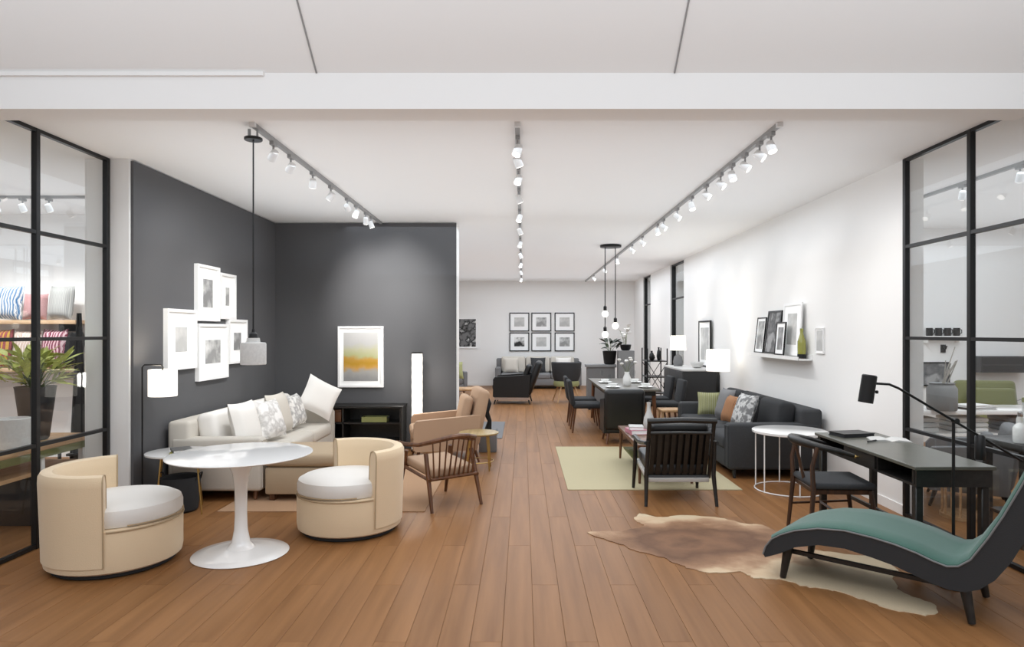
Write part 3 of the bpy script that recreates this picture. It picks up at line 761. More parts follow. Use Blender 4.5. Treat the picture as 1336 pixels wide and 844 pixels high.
part('middle_rail', MB().tube([(-.40, -W2+.03, .69), (-.41, 0, .695), (-.40, W2-.03, .69)], .016, 8), black_wood, t)
for i in range(9):
    y = -.26+.065*i
    part('slat', MB().prism([(-.262, .25), (-.332, .47), (-.405, .69), (-.393, .69), (-.32, .47), (-.25, .25)], y-.02, y+.02), black_wood, t)
part('back_cushion', MB(T(-.255, 0, .52) @ RY(R(-19))).box(-.05, .06, -.28, .28, -.21, .27, bev=.045, seg=3), black_leather, t)
part('seat_cushion', MB(T(.03, 0, .345) @ RY(R(-7))).box(-.30, .30, -.29, .29, -.06, .065, bev=.04, seg=3), black_leather, t)
part('seat_frame', MB(T(.02, 0, .265) @ RY(R(-7))).box(-.31, .31, -.30, .30, -.028, .015, bev=.006), mat('pale_webbing', (196, 194, 190), .6), t)

# ---- white round side table in front of the charcoal sofa
t = thing('side_table', 'round white side table on thin white rods beside the charcoal sofa', 'table', (2.79, 6.98, 0))
part('tabletop', MB().lathe([(0, .595), (.365, .595), (.372, .60), (.372, .622), (.365, .626), (0, .626)], 48), white_lacquer, t)
for k in range(6):
    a = R(25+60*k)
    part('leg', MB().tube([(.345*math.cos(a), .345*math.sin(a), .596), (.345*math.cos(a), .345*math.sin(a), 0)], .007, 8), white_lacquer, t)
part('lower_ring', MB().tube(arc_pts(.345, 0, 2*PI, .008, 40), .007, 6), white_lacquer, t)

# ---- sideboard, lamp, mirror
t = thing('sideboard', 'black sideboard with pale top against the white wall, past the charcoal sofa', 'cabinet', (3.10, 12.35, 0))
part('body', MB().box(-.31, .31, -.75, .75, .18, .965, bev=.004, seg=1), mat('black_lacquer', (40, 40, 41), .45), t)
part('top', MB().box(-.33, .32, -.77, .77, .965, 1.0, bev=.004, seg=1), mat('pale_top', (206, 205, 203), .3), t)
for k in range(3):
    dr = part('door', MB().box(-.328, -.312, -.74+k*.495, -.255+k*.495, .20, .95, bev=.003, seg=1), mat('charcoal_lacquer', (62, 62, 63), .45), t)
    part('handle', MB().tube([(-.34, -.30+k*.495, .52), (-.34, -.30+k*.495, .66)], .008, 6), black_metal, dr)
for x in (-.26, .26):
    for y in (-.65, .65): part('leg', MB().tube([(x, y, .18), (x, y, 0)], [.024, .016], 8), oak, t)
picture('framed_mirror', 'black framed picture with a pale print leaning on the sideboard', (3.40, 12.4, 1.43), R(-90), .80, .86, black_metal, soft2, .03, .10, .03)
def table_lamp(label, loc, base_m, r, zb, zs, hs):
    t = thing('table_lamp', label, 'lamp', loc)
    part('base', MB().lathe([(r*.5, 0), (r*.55, .01), (r*.62, zb*.35), (r*.5, zb*.8), (r*.15, zb), (.012, zb+.01), (.012, zs+.02)], 20), base_m, t)
    part('shade', MB(T(0, 0, zs)).lathe([(r, 0), (r+.003, .003), (r*.92, hs), (r*.9, hs), (r*.97, .003)], 28), lamp_white, t)
    l = bpy.data.lights.new('table_lamp_bulb', 'POINT'); l.energy = 10; l.shadow_soft_size = .06; l.color = (1, .96, .9)
    lo = bpy.data.objects.new('table_lamp_bulb', l); C.objects.link(lo); lo.parent = t; lo.location = (0, 0, zs+hs*.5)
table_lamp('grey table lamp with lit white shade on the black sideboard', (2.97, 12.75, 1.0), mid_grey_fabric, .15, .22, .30, .28)
t = thing('vase', 'small pale ceramic bowl on the sideboard in front of the framed picture', 'vase', (3.15, 12.05, 1.0))
part('bowl', MB().lathe([(.05, 0), (.09, .02), (.12, .09), (.11, .11), (.08, .03), (0, .02)], 24), concrete, t)
t = thing('floor_lamp', 'black floor lamp with lit white drum shade between sideboard and charcoal sofa', 'lamp', (3.09, 10.55, 0))
part('base', MB().lathe([(.13, 0), (.13, .018), (.015, .025)], 28), black_metal, t)
part('pole', MB().tube([(0, 0, .02), (0, 0, 1.04)], .014, 8), black_metal, t)
part('collar', MB(T(0, 0, .60)).lathe([(.014, 0), (.03, .02), (.03, .36), (.014, .40)], 16), black_metal, t)
part('shade', MB(T(0, 0, 1.03)).lathe([(.178, 0), (.18, .003), (.18, .337), (.178, .34), (.174, .337), (.174, .003)], 32), lamp_white, t)
l = bpy.data.lights.new('floor_lamp_bulb', 'POINT'); l.energy = 12; l.shadow_soft_size = .06; l.color = (1, .96, .9)
lo = bpy.data.objects.new('floor_lamp_bulb', l); C.objects.link(lo); lo.parent = t; lo.location = (0, 0, 1.2)

# ---- picture ledge on the white wall
t = thing('picture_ledge', 'slim pale picture ledge on the white wall above the charcoal sofa', 'shelf', (XR, 8.75, 1.31))
part('shelf_board', MB().box(-.17, 0, -.86, .86, 0, .02), white_lacquer, t)
part('lip', MB().box(-.175, -.165, -.86, .86, 0, .045), white_lacquer, t)
part('back_rail', MB().box(-.012, 0, -.86, .86, .02, .07), white_lacquer, t)
# leaning frames: each stands on the ledge, its top against the wall
def ledge_frame(label, y, w, h, off, fm, pm, fw, mw, to=.02):
    an = math.asin(min(.9, (off-to)/h))
    c = (XR-.015-off+math.sin(an)*h/2-.0, y, 1.356+math.cos(an)*h/2)
    t = picture('framed_picture', label, c, R(-90), w, h, fm, pm, fw, mw, .018, 'frames on the picture ledge', lean=-math.degrees(an))
    return t
ledge_frame('thin black frame with line drawing on the picture ledge, end nearer the sideboard', 9.42, .34, .50, .075, black_metal, soft1, .014, .04)
ledge_frame('dark grey charcoal poster, darkest on the picture ledge', 8.93, .48, .58, .085, black_metal, patterned('charcoal_print', [(70, 70, 71), (120, 120, 121), (92, 92, 93), (160, 160, 160)], 4, 'noise'), .025, .0, )
ledge_frame('large white frame standing at the back of the picture ledge', 8.35, .56, .66, .05, white_frame, soft2, .035, .10)
ledge_frame('black framed small print standing in front of the large white frame', 8.50, .30, .42, .14, black_metal, soft3, .016, .05, .105)
t = thing('olive_vase', 'olive glass bottle vase on the picture ledge, end nearer the desk', 'vase', (XR-.075, 8.02, 1.332))
part('body', MB().lathe([(.042, 0), (.048, .02), (.048, .20), (.03, .26), (.018, .30), (.02, .36), (.014, .36)], 20), mat('olive_glass', (146, 146, 66), .12, coat=.5), t)
part('foot', MB().lathe([(.05, 0), (.05, .05), (.048, .052), (.048, 0)], 20), black_metal, t)
picture('framed_picture', 'small frameless pale canvas on the white wall beside the ledge', (XR, 7.68, 1.55), R(-90), .22, .30, white_frame, soft2, .012, .02, .02)

# ------------------------------------------------------------------ dining area
t = thing('dining_table', 'long dark wood dining table under the bulb cluster pendant', 'table', (1.72, 11.7, 0))
part('tabletop', MB().box(-.45, .45, -1.25, 1.25, .715, .75, bev=.006), grey_wood, t)
part('apron', MB().box(-.38, .38, -1.15, 1.15, .64, .715), black_wood, t)
for x in (-.36, .36):
    for y in (-1.1, 1.1): part('leg', MB().tube([(x, y, .70), (x*1.08, y*1.03, 0)], [.035, .022], 8), walnut, t)
def dining_chair(label, loc, rot, fab=dark_fabric, legm=walnut, w=.50):
    t = thing('dining_chair', label, 'chair', loc, rot, 'chairs around the dining table')
    part('seat', MB().box(-.23, .25, -w/2, w/2, .40, .48, bev=.03, seg=3), fab, t)
    part('backrest', MB(T(-.22, 0, .44) @ RY(R(-9))).box(-.035, .035, -w/2, w/2, 0, .42, bev=.03, seg=3), fab, t)
    for x in (-.19, .21):
        for y in (-1, 1): part('leg', MB().tube([(x, y*(w/2-.05), .41), (x*1.25, y*(w/2-.03), 0)], [.022, .013], 8), legm, t)
    return t
dc = dining_chair('charcoal dining chair on the aisle side of the dining table, nearer the rug', (1.05, 11.1, 0), 0)
dup(dc, (1.05, 11.95, 0), 0, 'charcoal dining chair on the aisle side of the dining table, nearer the back wall')
dup(dc, (2.40, 11.2, 0), PI, 'charcoal dining chair on the sideboard side of the dining table, nearer the rug')
dup(dc, (2.40, 12.1, 0), PI, 'charcoal dining chair on the sideboard side of the dining table, nearer the back wall')
t = armchair('dining_armchair', 'wide black upholstered armchair at the rug end of the dining table, back to the entrance', (1.49, 10.02, 0), R(90), black_leather, walnut, .62, .60, .62, .82, .46, rake=8, sw=1.08)
t = thing('bar_stool', 'oak stool with woven seat between the dining table and the sideboard', 'stool', (2.30, 10.35, 0))
part('seat', MB().box(-.19, .19, -.17, .17, .42, .46, bev=.012), oak, t)
for x in (-.15, .15):
    for y in (-.13, .13): part('leg', MB().tube([(x, y, .42), (x*1.2, y*1.2, 0)], [.018, .012], 8), oak, t)
part('stretcher', MB().tube([(-.165, -.145, .2), (.165, -.145, .2)], .009, 6).tube([(-.165, .145, .24), (.165, .145, .24)], .009, 6), oak, t)
# table settings
white_china = mat('white_china', (240, 240, 238), .2, coat=.4)
for i, (x, y) in enumerate(((1.45, 10.75), (1.98, 10.75), (1.45, 11.75), (1.98, 11.8))):
    w = ('aisle side nearer the rug', 'sideboard side nearer the rug', 'aisle side farther in', 'sideboard side farther in')[i]
    t = thing('dinner_plate', 'white dinner plate on the dining table, '+w, 'plate', (x, y, .75), 0, 'plates on the dining table')
    part('plate', MB().lathe([(0, .006), (.07, .006), (.12, .018), (.13, .022), (.128, .018), (.075, .0), (0, 0)], 28), white_china, t)
    b = thing('bowl', 'white bowl standing on the dinner plate, '+w, 'bowl', (x, y, .758), 0, 'bowls on the dining table')
    part('bowl_body', MB().lathe([(.03, 0), (.05, .01), (.08, .06), (.076, .06), (.045, .014), (0, .01)], 24), white_china, b)
    g = thing('wine_glass', 'clear stemmed glass beside the dinner plate, '+w, 'glass', (x+.02 if i % 2 else x-.02, y+.22, .75), 0, 'glasses on the dining table')
    part('glass_body', MB().lathe([(.034, 0), (.034, .003), (.004, .008), (.004, .09), (.03, .12), (.038, .17), (.032, .21), (.030, .21), (.036, .17), (.028, .122), (0, .10)], 18), pane_glass, g)
t = thing('flower_vase', 'white vase with pale blossom on the dining table', 'vase', (1.75, 11.2, .75))
part('body', MB().lathe([(.05, 0), (.07, .03), (.07, .12), (.04, .2), (.045, .23), (.03, .22)], 24), white_china, t)
bl = MB(); rs = random.Random(3)
for k in range(7):
    a = rs.uniform(0, 6.28); e = rs.uniform(.06, .16)
    bl.tube([(0, 0, .2), (e*.5*math.cos(a), e*.5*math.sin(a), .32), (e*math.cos(a), e*math.sin(a), .40+rs.uniform(-.05, .06))], .003, 5)
part('stems', bl, mat('stem_green', (92, 104, 64), .7), t)
rs = random.Random(3)
for k in range(7):
    a = rs.uniform(0, 6.28); e = rs.uniform(.06, .16); z = .40+rs.uniform(-.05, .06)
    part('blossom', MB(T(e*math.cos(a), e*math.sin(a), z)).lathe([(0, -.02), (.025, -.005), (.035, .015), (.02, .03), (0, .022)], 9), off_white, t)
# cluster pendant
t = thing('cluster_pendant', 'black canopy pendant with three bare globe bulbs over the dining table', 'lamp', (1.57, 11.9, 0))
part('canopy', MB(T(0, 0, H-.045)).lathe([(.18, 0), (.19, .006), (.19, .04), (.17, .045)], 32), black_metal, t)
for x, y, z in ((-.10, 0, 1.97), (.09, .05, 1.76), (-.09, .08, 1.60)):
    part('cord', MB().tube([(x, y, H-.04), (x, y, z+.12)], .009, 6), black_metal, t)
    part('socket', MB(T(x, y, z+.05)).lathe([(.02, 0), (.03, .01), (.03, .08), (.01, .10)], 14), black_metal, t)
    part('bulb', MB(T(x, y, z)).lathe([(0, -.06), (.035, -.05), (.058, -.012), (.055, .02), (.03, .055), (.02, .065)], 18), bulb_white, t)
# plinths and plants behind the dining table
t = thing('grey_plinth', 'tall mid grey display plinth behind the dining table', 'plinth', (2.16, 14.0, 0))
part('column', MB().box(-.16, .16, -.16, .16, .06, 1.26, bev=.004, seg=1), mat('plinth_grey', (128, 128, 128), .8), t)
part('foot', MB().box(-.14, .14, -.14, .14, 0, .06), dark_fabric, t)
t = thing('low_console', 'low grey console behind the dining table, under the dark planter', 'console', (1.72, 14.25, 0))
part('top', MB().box(-.38, .26, -.18, .18, .90, .96, bev=.004), mat('plinth_grey', (128, 128, 128), .8), t)
part('body', MB().box(-.35, .23, -.16, .16, .12, .90), mat('console_grey', (112, 112, 112), .8), t)
for x in (-.30, .18): part('leg', MB().box(x-.02, x+.02, -.12, .12, 0, .12), dark_fabric, t)
leafm = mat('dark_leaf', (46, 54, 42), .5); leafg = mat('yellow_green_leaf', (188, 194, 100), .6, vary=.25)
def leaf_mesh(L, w):
    return MB().sheet([[(-w*f*.5, y*L, .0+.18*L*(y*y)*-1+.0), (0, y*L, -.03*L-.18*L*y*y), (w*f*.5, y*L, -.18*L*y*y)] for y, f in ((0, .15), (.25, .8), (.5, 1), (.75, .7), (1, .06))])
def plant(name, label, cat, loc, pot_prof, pot_m, n, L, w, spread, zr, lm, seed, loose=.9):
    t = thing(name, label, cat, loc)
    part('pot', MB().lathe(pot_prof, 28), pot_m, t)
    zt = max(z for _, z in pot_prof)
    part('soil', MB(T(0, 0, zt-.03)).lathe([(0, .01), (max(r for r, _ in pot_prof)*.82, .0), (0, -.01)], 16), mat('soil', (50, 40, 32), .9), t)
    rs = random.Random(seed); me = None; st = MB(); pos = []
    for k in range(n):
        a = rs.uniform(0, 2*PI); rr = spread*rs.uniform(.1, 1); z = zt+rs.uniform(*zr)
        p = Vector((rr*math.cos(a), rr*math.sin(a), z))
        if k % 3 == 0: st.tube([(.25*p.x, .25*p.y, zt-.02), (.6*p.x, .6*p.y, zt+(z-zt)*.6), tuple(p)], .004, 5)
        pos.append((p, a))
    part('stems', st, mat('stem_green', (92, 104, 64), .7), t)
    proto = None
    for p, a in pos:
        M = Matrix.Translation(p) @ RZ(a-PI/2+rs.uniform(-.6, .6)) @ RX(rs.uniform(-.1, loose)) @ RY(rs.uniform(-.5, .5))
        if proto is None:
            proto = part('leaf', leaf_mesh(L, w), lm, t); proto.matrix_local = M
        else: again(proto, t, M)
    return t
plant('potted_plant', 'dark leafed plant in a black pot on the low grey console', 'plant', (1.85, 14.2, .96), [(.09, 0), (.12, .02), (.15, .28), (.14, .29), (.12, .26)], black_metal, 26, .17, .075, .17, (.04, .22), leafm, 5)
plant('white_orchid', 'white flowering plant in a dark bowl on the tall grey plinth', 'plant', (2.16, 14.0, 1.26), [(.07, 0), (.10, .03), (.12, .12), (.10, .13)], black_metal, 18, .11, .07, .13, (.10, .42), off_white, 9)

t = thing('wire_etagere', 'black open wire etagere with small dark ornaments past the sideboard', 'shelf', (3.02, 15.3, 0))
for x in (-.22, .22):
    for y in (-.34, .34): part('post', MB().tube([(x, y, 0), (x, y, 1.28)], .014, 6), black_metal, t)
for z in (.25, .62, .98): part('shelf_board', MB().box(-.22, .22, -.34, .34, z, z+.02), black_metal, t)
for y in (-.34, .34): part('cross_brace', MB().tube([(-.22, y, .27), (.22, y, .96)], .008, 5).tube([(.22, y, .27), (-.22, y, .96)], .008, 5), black_metal, t)
for i, (x, y, r, h) in enumerate(((-.10, -.2, .06, .22), (.08, -.1, .05, .30), (-.02, .16, .07, .16))):
    v = thing('ornament', ('squat dark vase on the top tier of the wire etagere', 'tallest dark vase on the top tier of the wire etagere', 'wide dark vase at the back of the wire etagere')[i], 'vase', (3.02+x, 15.3+y, 1.002), 0, 'vases on the wire etagere')
    part('body', MB().lathe([(r*.6, 0), (r, h*.3), (r*.8, h*.65), (r*.35, h*.85), (r*.45, h), (r*.3, h)], 16), charcoal_fabric if i == 2 else black_leather, v)

# ------------------------------------------------------------------ desk, chair, chaise, reading lamp
t = thing('writing_desk', 'dark wooden writing desk with open drawer slots in front of the glass', 'desk', (2.86, 5.16, 0))
dl = .76
part('desktop', MB().box(-.27, .27, -dl, dl, .735, .76, bev=.004, seg=1), mat('desk_top', (86, 86, 78), .32, vary=.1, scale=8), t)
part('apron', MB().box(-.25, .25, -dl+.02, -dl+.04, .62, .735), black_wood, t)
part('apron', MB().box(-.25, .25, dl-.04, dl-.02, .62, .735), black_wood, t)
part('apron', MB().box(.23, .25, -dl+.04, dl-.04, .62, .735), black_wood, t)
part('slot_floor', MB().box(-.25, .23, -dl+.04, dl-.04, .62, .635), black_wood, t)
for y in (-dl+.06, -.25, .25, dl-.06): part('slot_divider', MB().box(-.25, .22, y-.012, y+.012, .635, .735), black_wood, t)
dr = part('drawer', MB().box(-.262, -.245, -.235, .235, .638, .732), black_wood, t)
part('knob', MB(T(-.27, 0, .685) @ RY(R(-90))).lathe([(.006, -.01), (.006, .01), (.014, .014), (.012, .024), (0, .026)], 12), brass, dr)
for x in (-.22, .22):
    for y in (-dl+.06, dl-.06): part('leg', MB().box(x-.026, x+.026, y-.026, y+.026, 0, .62, bev=.006, seg=1), black_wood, t)
part('stretcher', MB().box(-.012, .012, -dl+.08, dl-.08, .20, .23), black_wood, t)
# things on the desk
t = thing('notebook', 'black notebook lying at the far end of the writing desk', 'notebook', (2.82, 5.72, .76), R(12))
part('cover', MB().box(-.15, .15, -.10, .10, 0, .004).box(-.15, .15, -.10, .10, .028, .032), black_leather, t)
part('pages', MB().box(-.145, .145, -.095, .095, .004, .028), dark_fabric, t)
t = thing('magazine', 'open pale magazine beside the black notebook on the desk', 'magazine', (3.02, 5.50, .76), R(-15))
for s in (-1, 1): part('page', MB().prism([(0, 0), (s*.05, .014), (s*.11, .010), (s*.15, .002), (s*.15, 0)], -.10, .10), mat('page_grey', (196, 195, 192), .7), t)
t = thing('pen', 'slim black pen lying across the desk beside the open magazine', 'pen', (2.83, 5.40, .768), R(35))
part('barrel', MB().tube([(-.07, 0, 0), (.06, 0, 0)], .006, 8), black_metal, t)
part('tip', MB().tube([(.06, 0, 0), (.075, 0, 0)], [.006, .001], 8), chrome, t)

# ---- desk chair
t = thing('desk_chair', 'dark walnut chair with curved back rail and charcoal seat at the desk', 'chair', (2.50, 5.40, 0), R(-4))
dwal = wood('dark_walnut', (46, 32, 24), (84, 55, 36), .4, 8, 2)
part('seat', MB().box(-.23, .25, -.245, .245, .425, .475, bev=.022, seg=3), charcoal_fabric, t)
part('seat_frame', MB().box(-.22, .23, -.22, .22, .385, .425, bev=.006, seg=1), dwal, t)
for s in (-1, 1):
    part('leg', MB().tube([(-.26, s*.255, 0), (-.225, s*.235, .42), (-.235, s*.235, .60), (-.20, s*.245, .755)], [.015, .021, .018, .016], 8), dwal, t)
    part('leg', MB().tube([(.27, s*.25, 0), (.21, s*.225, .42)], [.014, .021], 8), dwal, t)
    part('side_stretcher', MB().tube([(-.24, s*.245, .20), (.24, s*.237, .23)], .010, 6), dwal, t)
bp = [(.06, -.285, .70), (-.06, -.28, .735), (-.19, -.23, .76), (-.275, -.12, .775), (-.30, 0, .78), (-.275, .12, .775), (-.19, .23, .76), (-.06, .28, .735), (.06, .285, .70)]
part('back_rail', MB().tube(bp, [.014, .022, .028, .034, .036, .034, .028, .022, .014], 10), black_wood, t)
part('back_spindle', MB().tube([(-.215, 0, .45), (-.285, 0, .76)], [.014, .012], 8), dwal, t)
part('cross_stretcher', MB().tube([(0, -.24, .215), (0, .24, .215)], .010, 6), dwal, t)

# ---- chaise longue: a bent upholstered slab on black legs
t = thing('chaise_longue', 'teal topped chaise longue with charcoal sides standing on the cowhide', 'chaise', (1.74, 4.46, 0), math.atan2(-.67, .742))
top = [(-.118, .150), (-.101, .205), (-.06, .262), (0, .303), (.092, .348), (.238, .391), (.399, .409), (.557, .399), (.678, .383), (.791, .358), (.876, .330), (.945, .315), (1.0, .328), (1.058, .378), (1.139, .515), (1.208, .650), (1.285, .820), (1.345, .965), (1.372, 1.01)]
bot = [(-.105, .130), (-.06, .150), (0, .180), (.092, .238), (.238, .285), (.399, .297), (.557, .276), (.678, .255), (.791, .222), (.876, .198), (.955, .184), (1.03, .190), (1.10, .222), (1.17, .29), (1.24, .40), (1.32, .57), (1.40, .78), (1.445, .93), (1.44, .99), (1.41, 1.02)]
body = MB().prism(top+bot[::-1], -.04, .56)
part('body', body, chaise_grey, t)
def off(pts, d):
    out = []
    for i in range(len(pts)):
        a = Vector(pts[max(i-1, 0)]); b = Vector(pts[min(i+1, len(pts)-1)]); n = (b-a).normalized()
        out.append((pts[i][0]-n.y*d, pts[i][1]+n.x*d))
    return out
pad = top[2:]
up = off(pad, .022)
g = []
for (a, b) in zip(pad, up):
    row = []
    g.append([(a[0], -.036, a[1]+.001), (b[0]*.4+a[0]*.6, -.034, b[1]*.4+a[1]*.6), (b[0], -.012, b[1]), (b[0], .12, b[1]), (b[0], .40, b[1]), (b[0], .532, b[1]), (b[0]*.4+a[0]*.6, .554, b[1]*.4+a[1]*.6), (a[0], .556, a[1]+.001)])
part('pad', MB().sheet(g), teal, t)
seam = [(x, -.042, z) for x, z in top]
part('piping', MB().tube(seam, .006, 6), mat('grey_piping', (118, 119, 120), .8), t)
for (x0, z0), (x1, y1) in (((.03, .22), (0, .0)), ((1.02, .22), (1.06, 0))):
    for y in (.02, .50):
        yy = y + (-.02 if y < .2 else .02)
        part('leg', MB().tube([(x0, y, z0), (x1, yy, .0095)], [.032, .02], 10), black_wood, t)
part('under_rail', MB().box(.0, 1.05, .05, .08, .165, .19).box(.0, 1.05, .44, .47, .165, .19), black_wood, t)

# ---- cowhide
def hide():
    pts = [(.53, 5.47), (.72, 5.22), (.86, 5.02), (1.02, 4.86), (1.13, 4.68), (1.28, 4.56), (1.50, 4.58), (1.55, 4.46), (1.72, 4.44), (1.83, 4.32), (2.00, 4.24), (2.10, 4.10), (2.22, 3.94), (2.40, 3.88), (2.48, 4.02), (2.40, 4.20), (2.46, 4.42), (2.60, 4.62), (2.56, 4.86), (2.30, 4.98), (2.12, 5.16), (2.10, 5.48), (2.02, 5.70), (1.90, 5.72), (1.74, 5.90), (1.44, 5.98), (1.22, 5.92), (1.06, 6.04), (.98, 5.84), (1.02, 5.66), (.82, 5.52)]
    # smooth the outline and ruffle it
    rs = random.Random(11); out = []
    n = len(pts)
    for i in range(n):
        p0, p1, p2, p3 = (Vector(pts[(i+k) % n]) for k in (-1, 0, 1, 2))
        for q in range(6):
            u = q/6
            v = .5*((2*p1)+(-p0+p2)*u+(2*p0-5*p1+4*p2-p3)*u*u+(-p0+3*p1-3*p2+p3)*u**3)
            out.append((v.x+rs.uniform(-.012, .012), v.y+rs.uniform(-.012, .012)))
    return out
def hide_mat():
    m = bpy.data.materials.new('cowhide'); m.use_nodes = True; nt = m.node_tree; b = nt.nodes['Principled BSDF']; b.inputs['Roughness'].default_value = .75
    tc = nt.nodes.new('ShaderNodeTexCoord'); mp = nt.nodes.new('ShaderNodeMapping'); mp.inputs['Location'].default_value = (-1.36, -5.24, 0)
    nt.links.new(tc.outputs['Object'], mp.inputs['Vector'])
    ro = nt.nodes.new('ShaderNodeMapping'); ro.inputs['Rotation'].default_value = (0, 0, R(42)); ro.inputs['Scale'].default_value = (.86, 1.25, 0)
    nt.links.new(mp.outputs['Vector'], ro.inputs['Vector'])
    ln = nt.nodes.new('ShaderNodeVectorMath'); ln.operation = 'LENGTH'; nt.links.new(ro.outputs['Vector'], ln.inputs[0])
    nz = nt.nodes.new('ShaderNodeTexNoise'); nz.inputs['Scale'].default_value = 3.0; nz.inputs['Detail'].default_value = 6
    nt.links.new(tc.outputs['Object'], nz.inputs['Vector'])
    ma = nt.nodes.new('ShaderNodeMath'); ma.operation = 'MULTIPLY_ADD'; ma.inputs[1].default_value = .9; nt.links.new(nz.outputs['Fac'], ma.inputs[0]); nt.links.new(ln.outputs['Value'], ma.inputs[2])
    r = nt.nodes.new('ShaderNodeValToRGB')
    st = [(.28, (84, 56, 38)), (.44, (128, 92, 66)), (.58, (104, 72, 50)), (.72, (140, 104, 76)), (.82, (170, 136, 106)), (.9, (200, 174, 142)), (1.0, (206, 188, 158))]
    mr = nt.nodes.new('ShaderNodeMapRange'); mr.inputs['From Max'].default_value = 1.42; nt.links.new(ma.outputs[0], mr.inputs['Value'])
    while len(r.color_ramp.elements) < len(st): r.color_ramp.elements.new(.5)
    for e, (p_, c_) in zip(r.color_ramp.elements, st): e.position = p_; e.color = lin(*c_)
    nt.links.new(mr.outputs[0], r.inputs['Fac']); nt.links.new(r.outputs['Color'], b.inputs['Base Color'])
    fz = nt.nodes.new('ShaderNodeTexNoise'); fz.inputs['Scale'].default_value = 90; nt.links.new(tc.outputs['Object'], fz.inputs['Vector'])
    bp = nt.nodes.new('ShaderNodeBump'); bp.inputs['Strength'].default_value = .5; bp.inputs['Distance'].default_value = .005
    nt.links.new(fz.outputs['Fac'], bp.inputs['Height']); nt.links.new(bp.outputs['Normal'], b.inputs['Normal'])
    return m
single('cowhide_rug', MB().prism(hide(), 0.0, .006, 'xy'), hide_mat(), 'brown cowhide rug with cream ragged edges under the teal chaise', 'rug', smooth=False)

# ---- reading floor lamp with counterweighted boom
t = thing('reading_lamp', 'black boom arm reading floor lamp standing between desk and teal chaise', 'lamp', (2.80, 4.335, 0))
Yl = 0.0
def bx(px, py): return ((px-CX)*4.335/F_PX-2.80, EYE-(py-CY)*4.335/F_PX)
part('base', MB().lathe([(.10, 0), (.10, .012), (.02, .02)], 28), black_metal, t)
px_, pz_ = bx(1243, 548)
part('pole', MB().tube([(0, 0, .01), (0, 0, 1.085)], .010, 8), black_metal, t)
pts = [(-.378, 1.309), (-.26, 1.302), (-.22, 1.293), (0, 1.075), (.30, .895), (.55, .745)]
pts = [bx(1140, 500), bx(1158, 501), bx(1170, 506), bx(1243, 549), bx(1290, 577), bx(1331, 601)]
part('boom', MB().tube([(x, -.018, z) for x, z in pts], .008, 8), black_metal, t)
part('pivot', MB(T(0, -.02, 1.075) @ RX(R(90))).lathe([(0, -.02), (.018, -.018), (.018, .018), (0, .02)], 14), black_metal, t)
hx, hz = bx(1130, 507)
hd = part('lamp_head', MB(T(hx, -.018, hz) @ RY(R(9))).lathe([(.044, -.09), (.046, -.088), (.046, .085), (.04, .092), (.0, .092), (0, -.06), (.04, -.06)], 20), black_metal, t)
part('switch', MB(T(hx+.06, -.018, hz-.02)).lathe([(0, -.012), (.01, -.008), (.01, .008), (0, .012)], 8), black_metal, hd)
wx, wz = bx(1276, 569)
part('counterweight', MB(T(wx, -.018, wz)).lathe([(0, -.15), (.028, -.148), (.03, -.14), (.03, 0), (.02, .012), (0, .014)], 16), black_metal, t)

# ------------------------------------------------------------------ the glazed room behind the desk
t = thing('display_console', 'long white console table with a lower shelf in the room behind the desk', 'console', (5.35, 7.6, 0))
part('top', MB().box(-1.3, 1.3, -.28, .28, .74, .79, bev=.004), white_lacquer, t)
part('shelf', MB().box(-1.25, 1.25, -.26, .26, .50, .53), white_lacquer, t)
for x in (-1.22, 1.22):
    for y in (-.22, .22): part('leg', MB().box(x-.025, x+.025, y-.025, y+.025, 0, .74), white_lacquer, t)
for i, (x, c) in enumerate(((4.45, (190, 190, 188)), (5.0, (210, 209, 206)), (5.6, (120, 120, 121)))):
    t = thing('folded_throw', ('pale grey', 'off-white', 'dark grey')[i]+' folded throw on the lower shelf of the white console', 'blanket', (x, 7.6, .533), 0, 'folded throws on the white console')
    for k in range(3): part('fold', MB().box(-.18, .18, -.2, .2, k*.055, k*.055+.05, bev=.022, seg=3), mat('throw_%d' % i, c, .9, bump=.3, scale=120), t)
t = thing('reed_vase', 'grey cylinder vase with dry reeds on the white console', 'vase', (4.62, 7.35, .79))
part('body', MB().lathe([(.14, 0), (.15, .02), (.15, .24), (.12, .28), (.13, .30), (.10, .28)], 28), mat('vase_grey', (124, 125, 125), .6), t)
rs = random.Random(4)
for k in range(6): part('reed', MB().tube([(rs.uniform(-.05, .05), rs.uniform(-.05, .05), .2), (rs.uniform(-.03, .24), rs.uniform(-.05, .05), rs.uniform(.5, .72))], [.008, .005], 5), mat('reed', (150, 146, 138), .8), t)
for i, (x, z, c) in enumerate(((5.05, .79, (60, 60, 61)), (5.03, .815, (214, 213, 210)))):
    book(('dark grey book at the bottom of the stack on the white console', 'white book on top of the dark grey one, white console')[i], c, .34, .24, (x, 7.45, z), R(5+8*i), 'books on the white console', .025)
picture('wall_canvas', 'dark grey abstract canvas on the far white wall, above the reed vase', (6.18, 10.0, 1.02), 0, .42, .36, black_metal, patterned('charcoal_print', [(70, 70, 71), (120, 120, 121), (92, 92, 93), (160, 160, 160)], 4, 'noise'), .02, .0, .03, cat='picture')
t = thing('display_shelf', 'thin white shelf high on the far white wall holding dark mugs', 'shelf', (6.25, 10.0, 1.57))
part('shelf_board', MB().box(-.30, .30, -.14, 0, 0, .02), white_lacquer, t)
part('bracket', MB().box(-.25, -.23, -.10, 0, -.08, 0).box(.23, .25, -.10, 0, -.08, 0), white_lacquer, t)
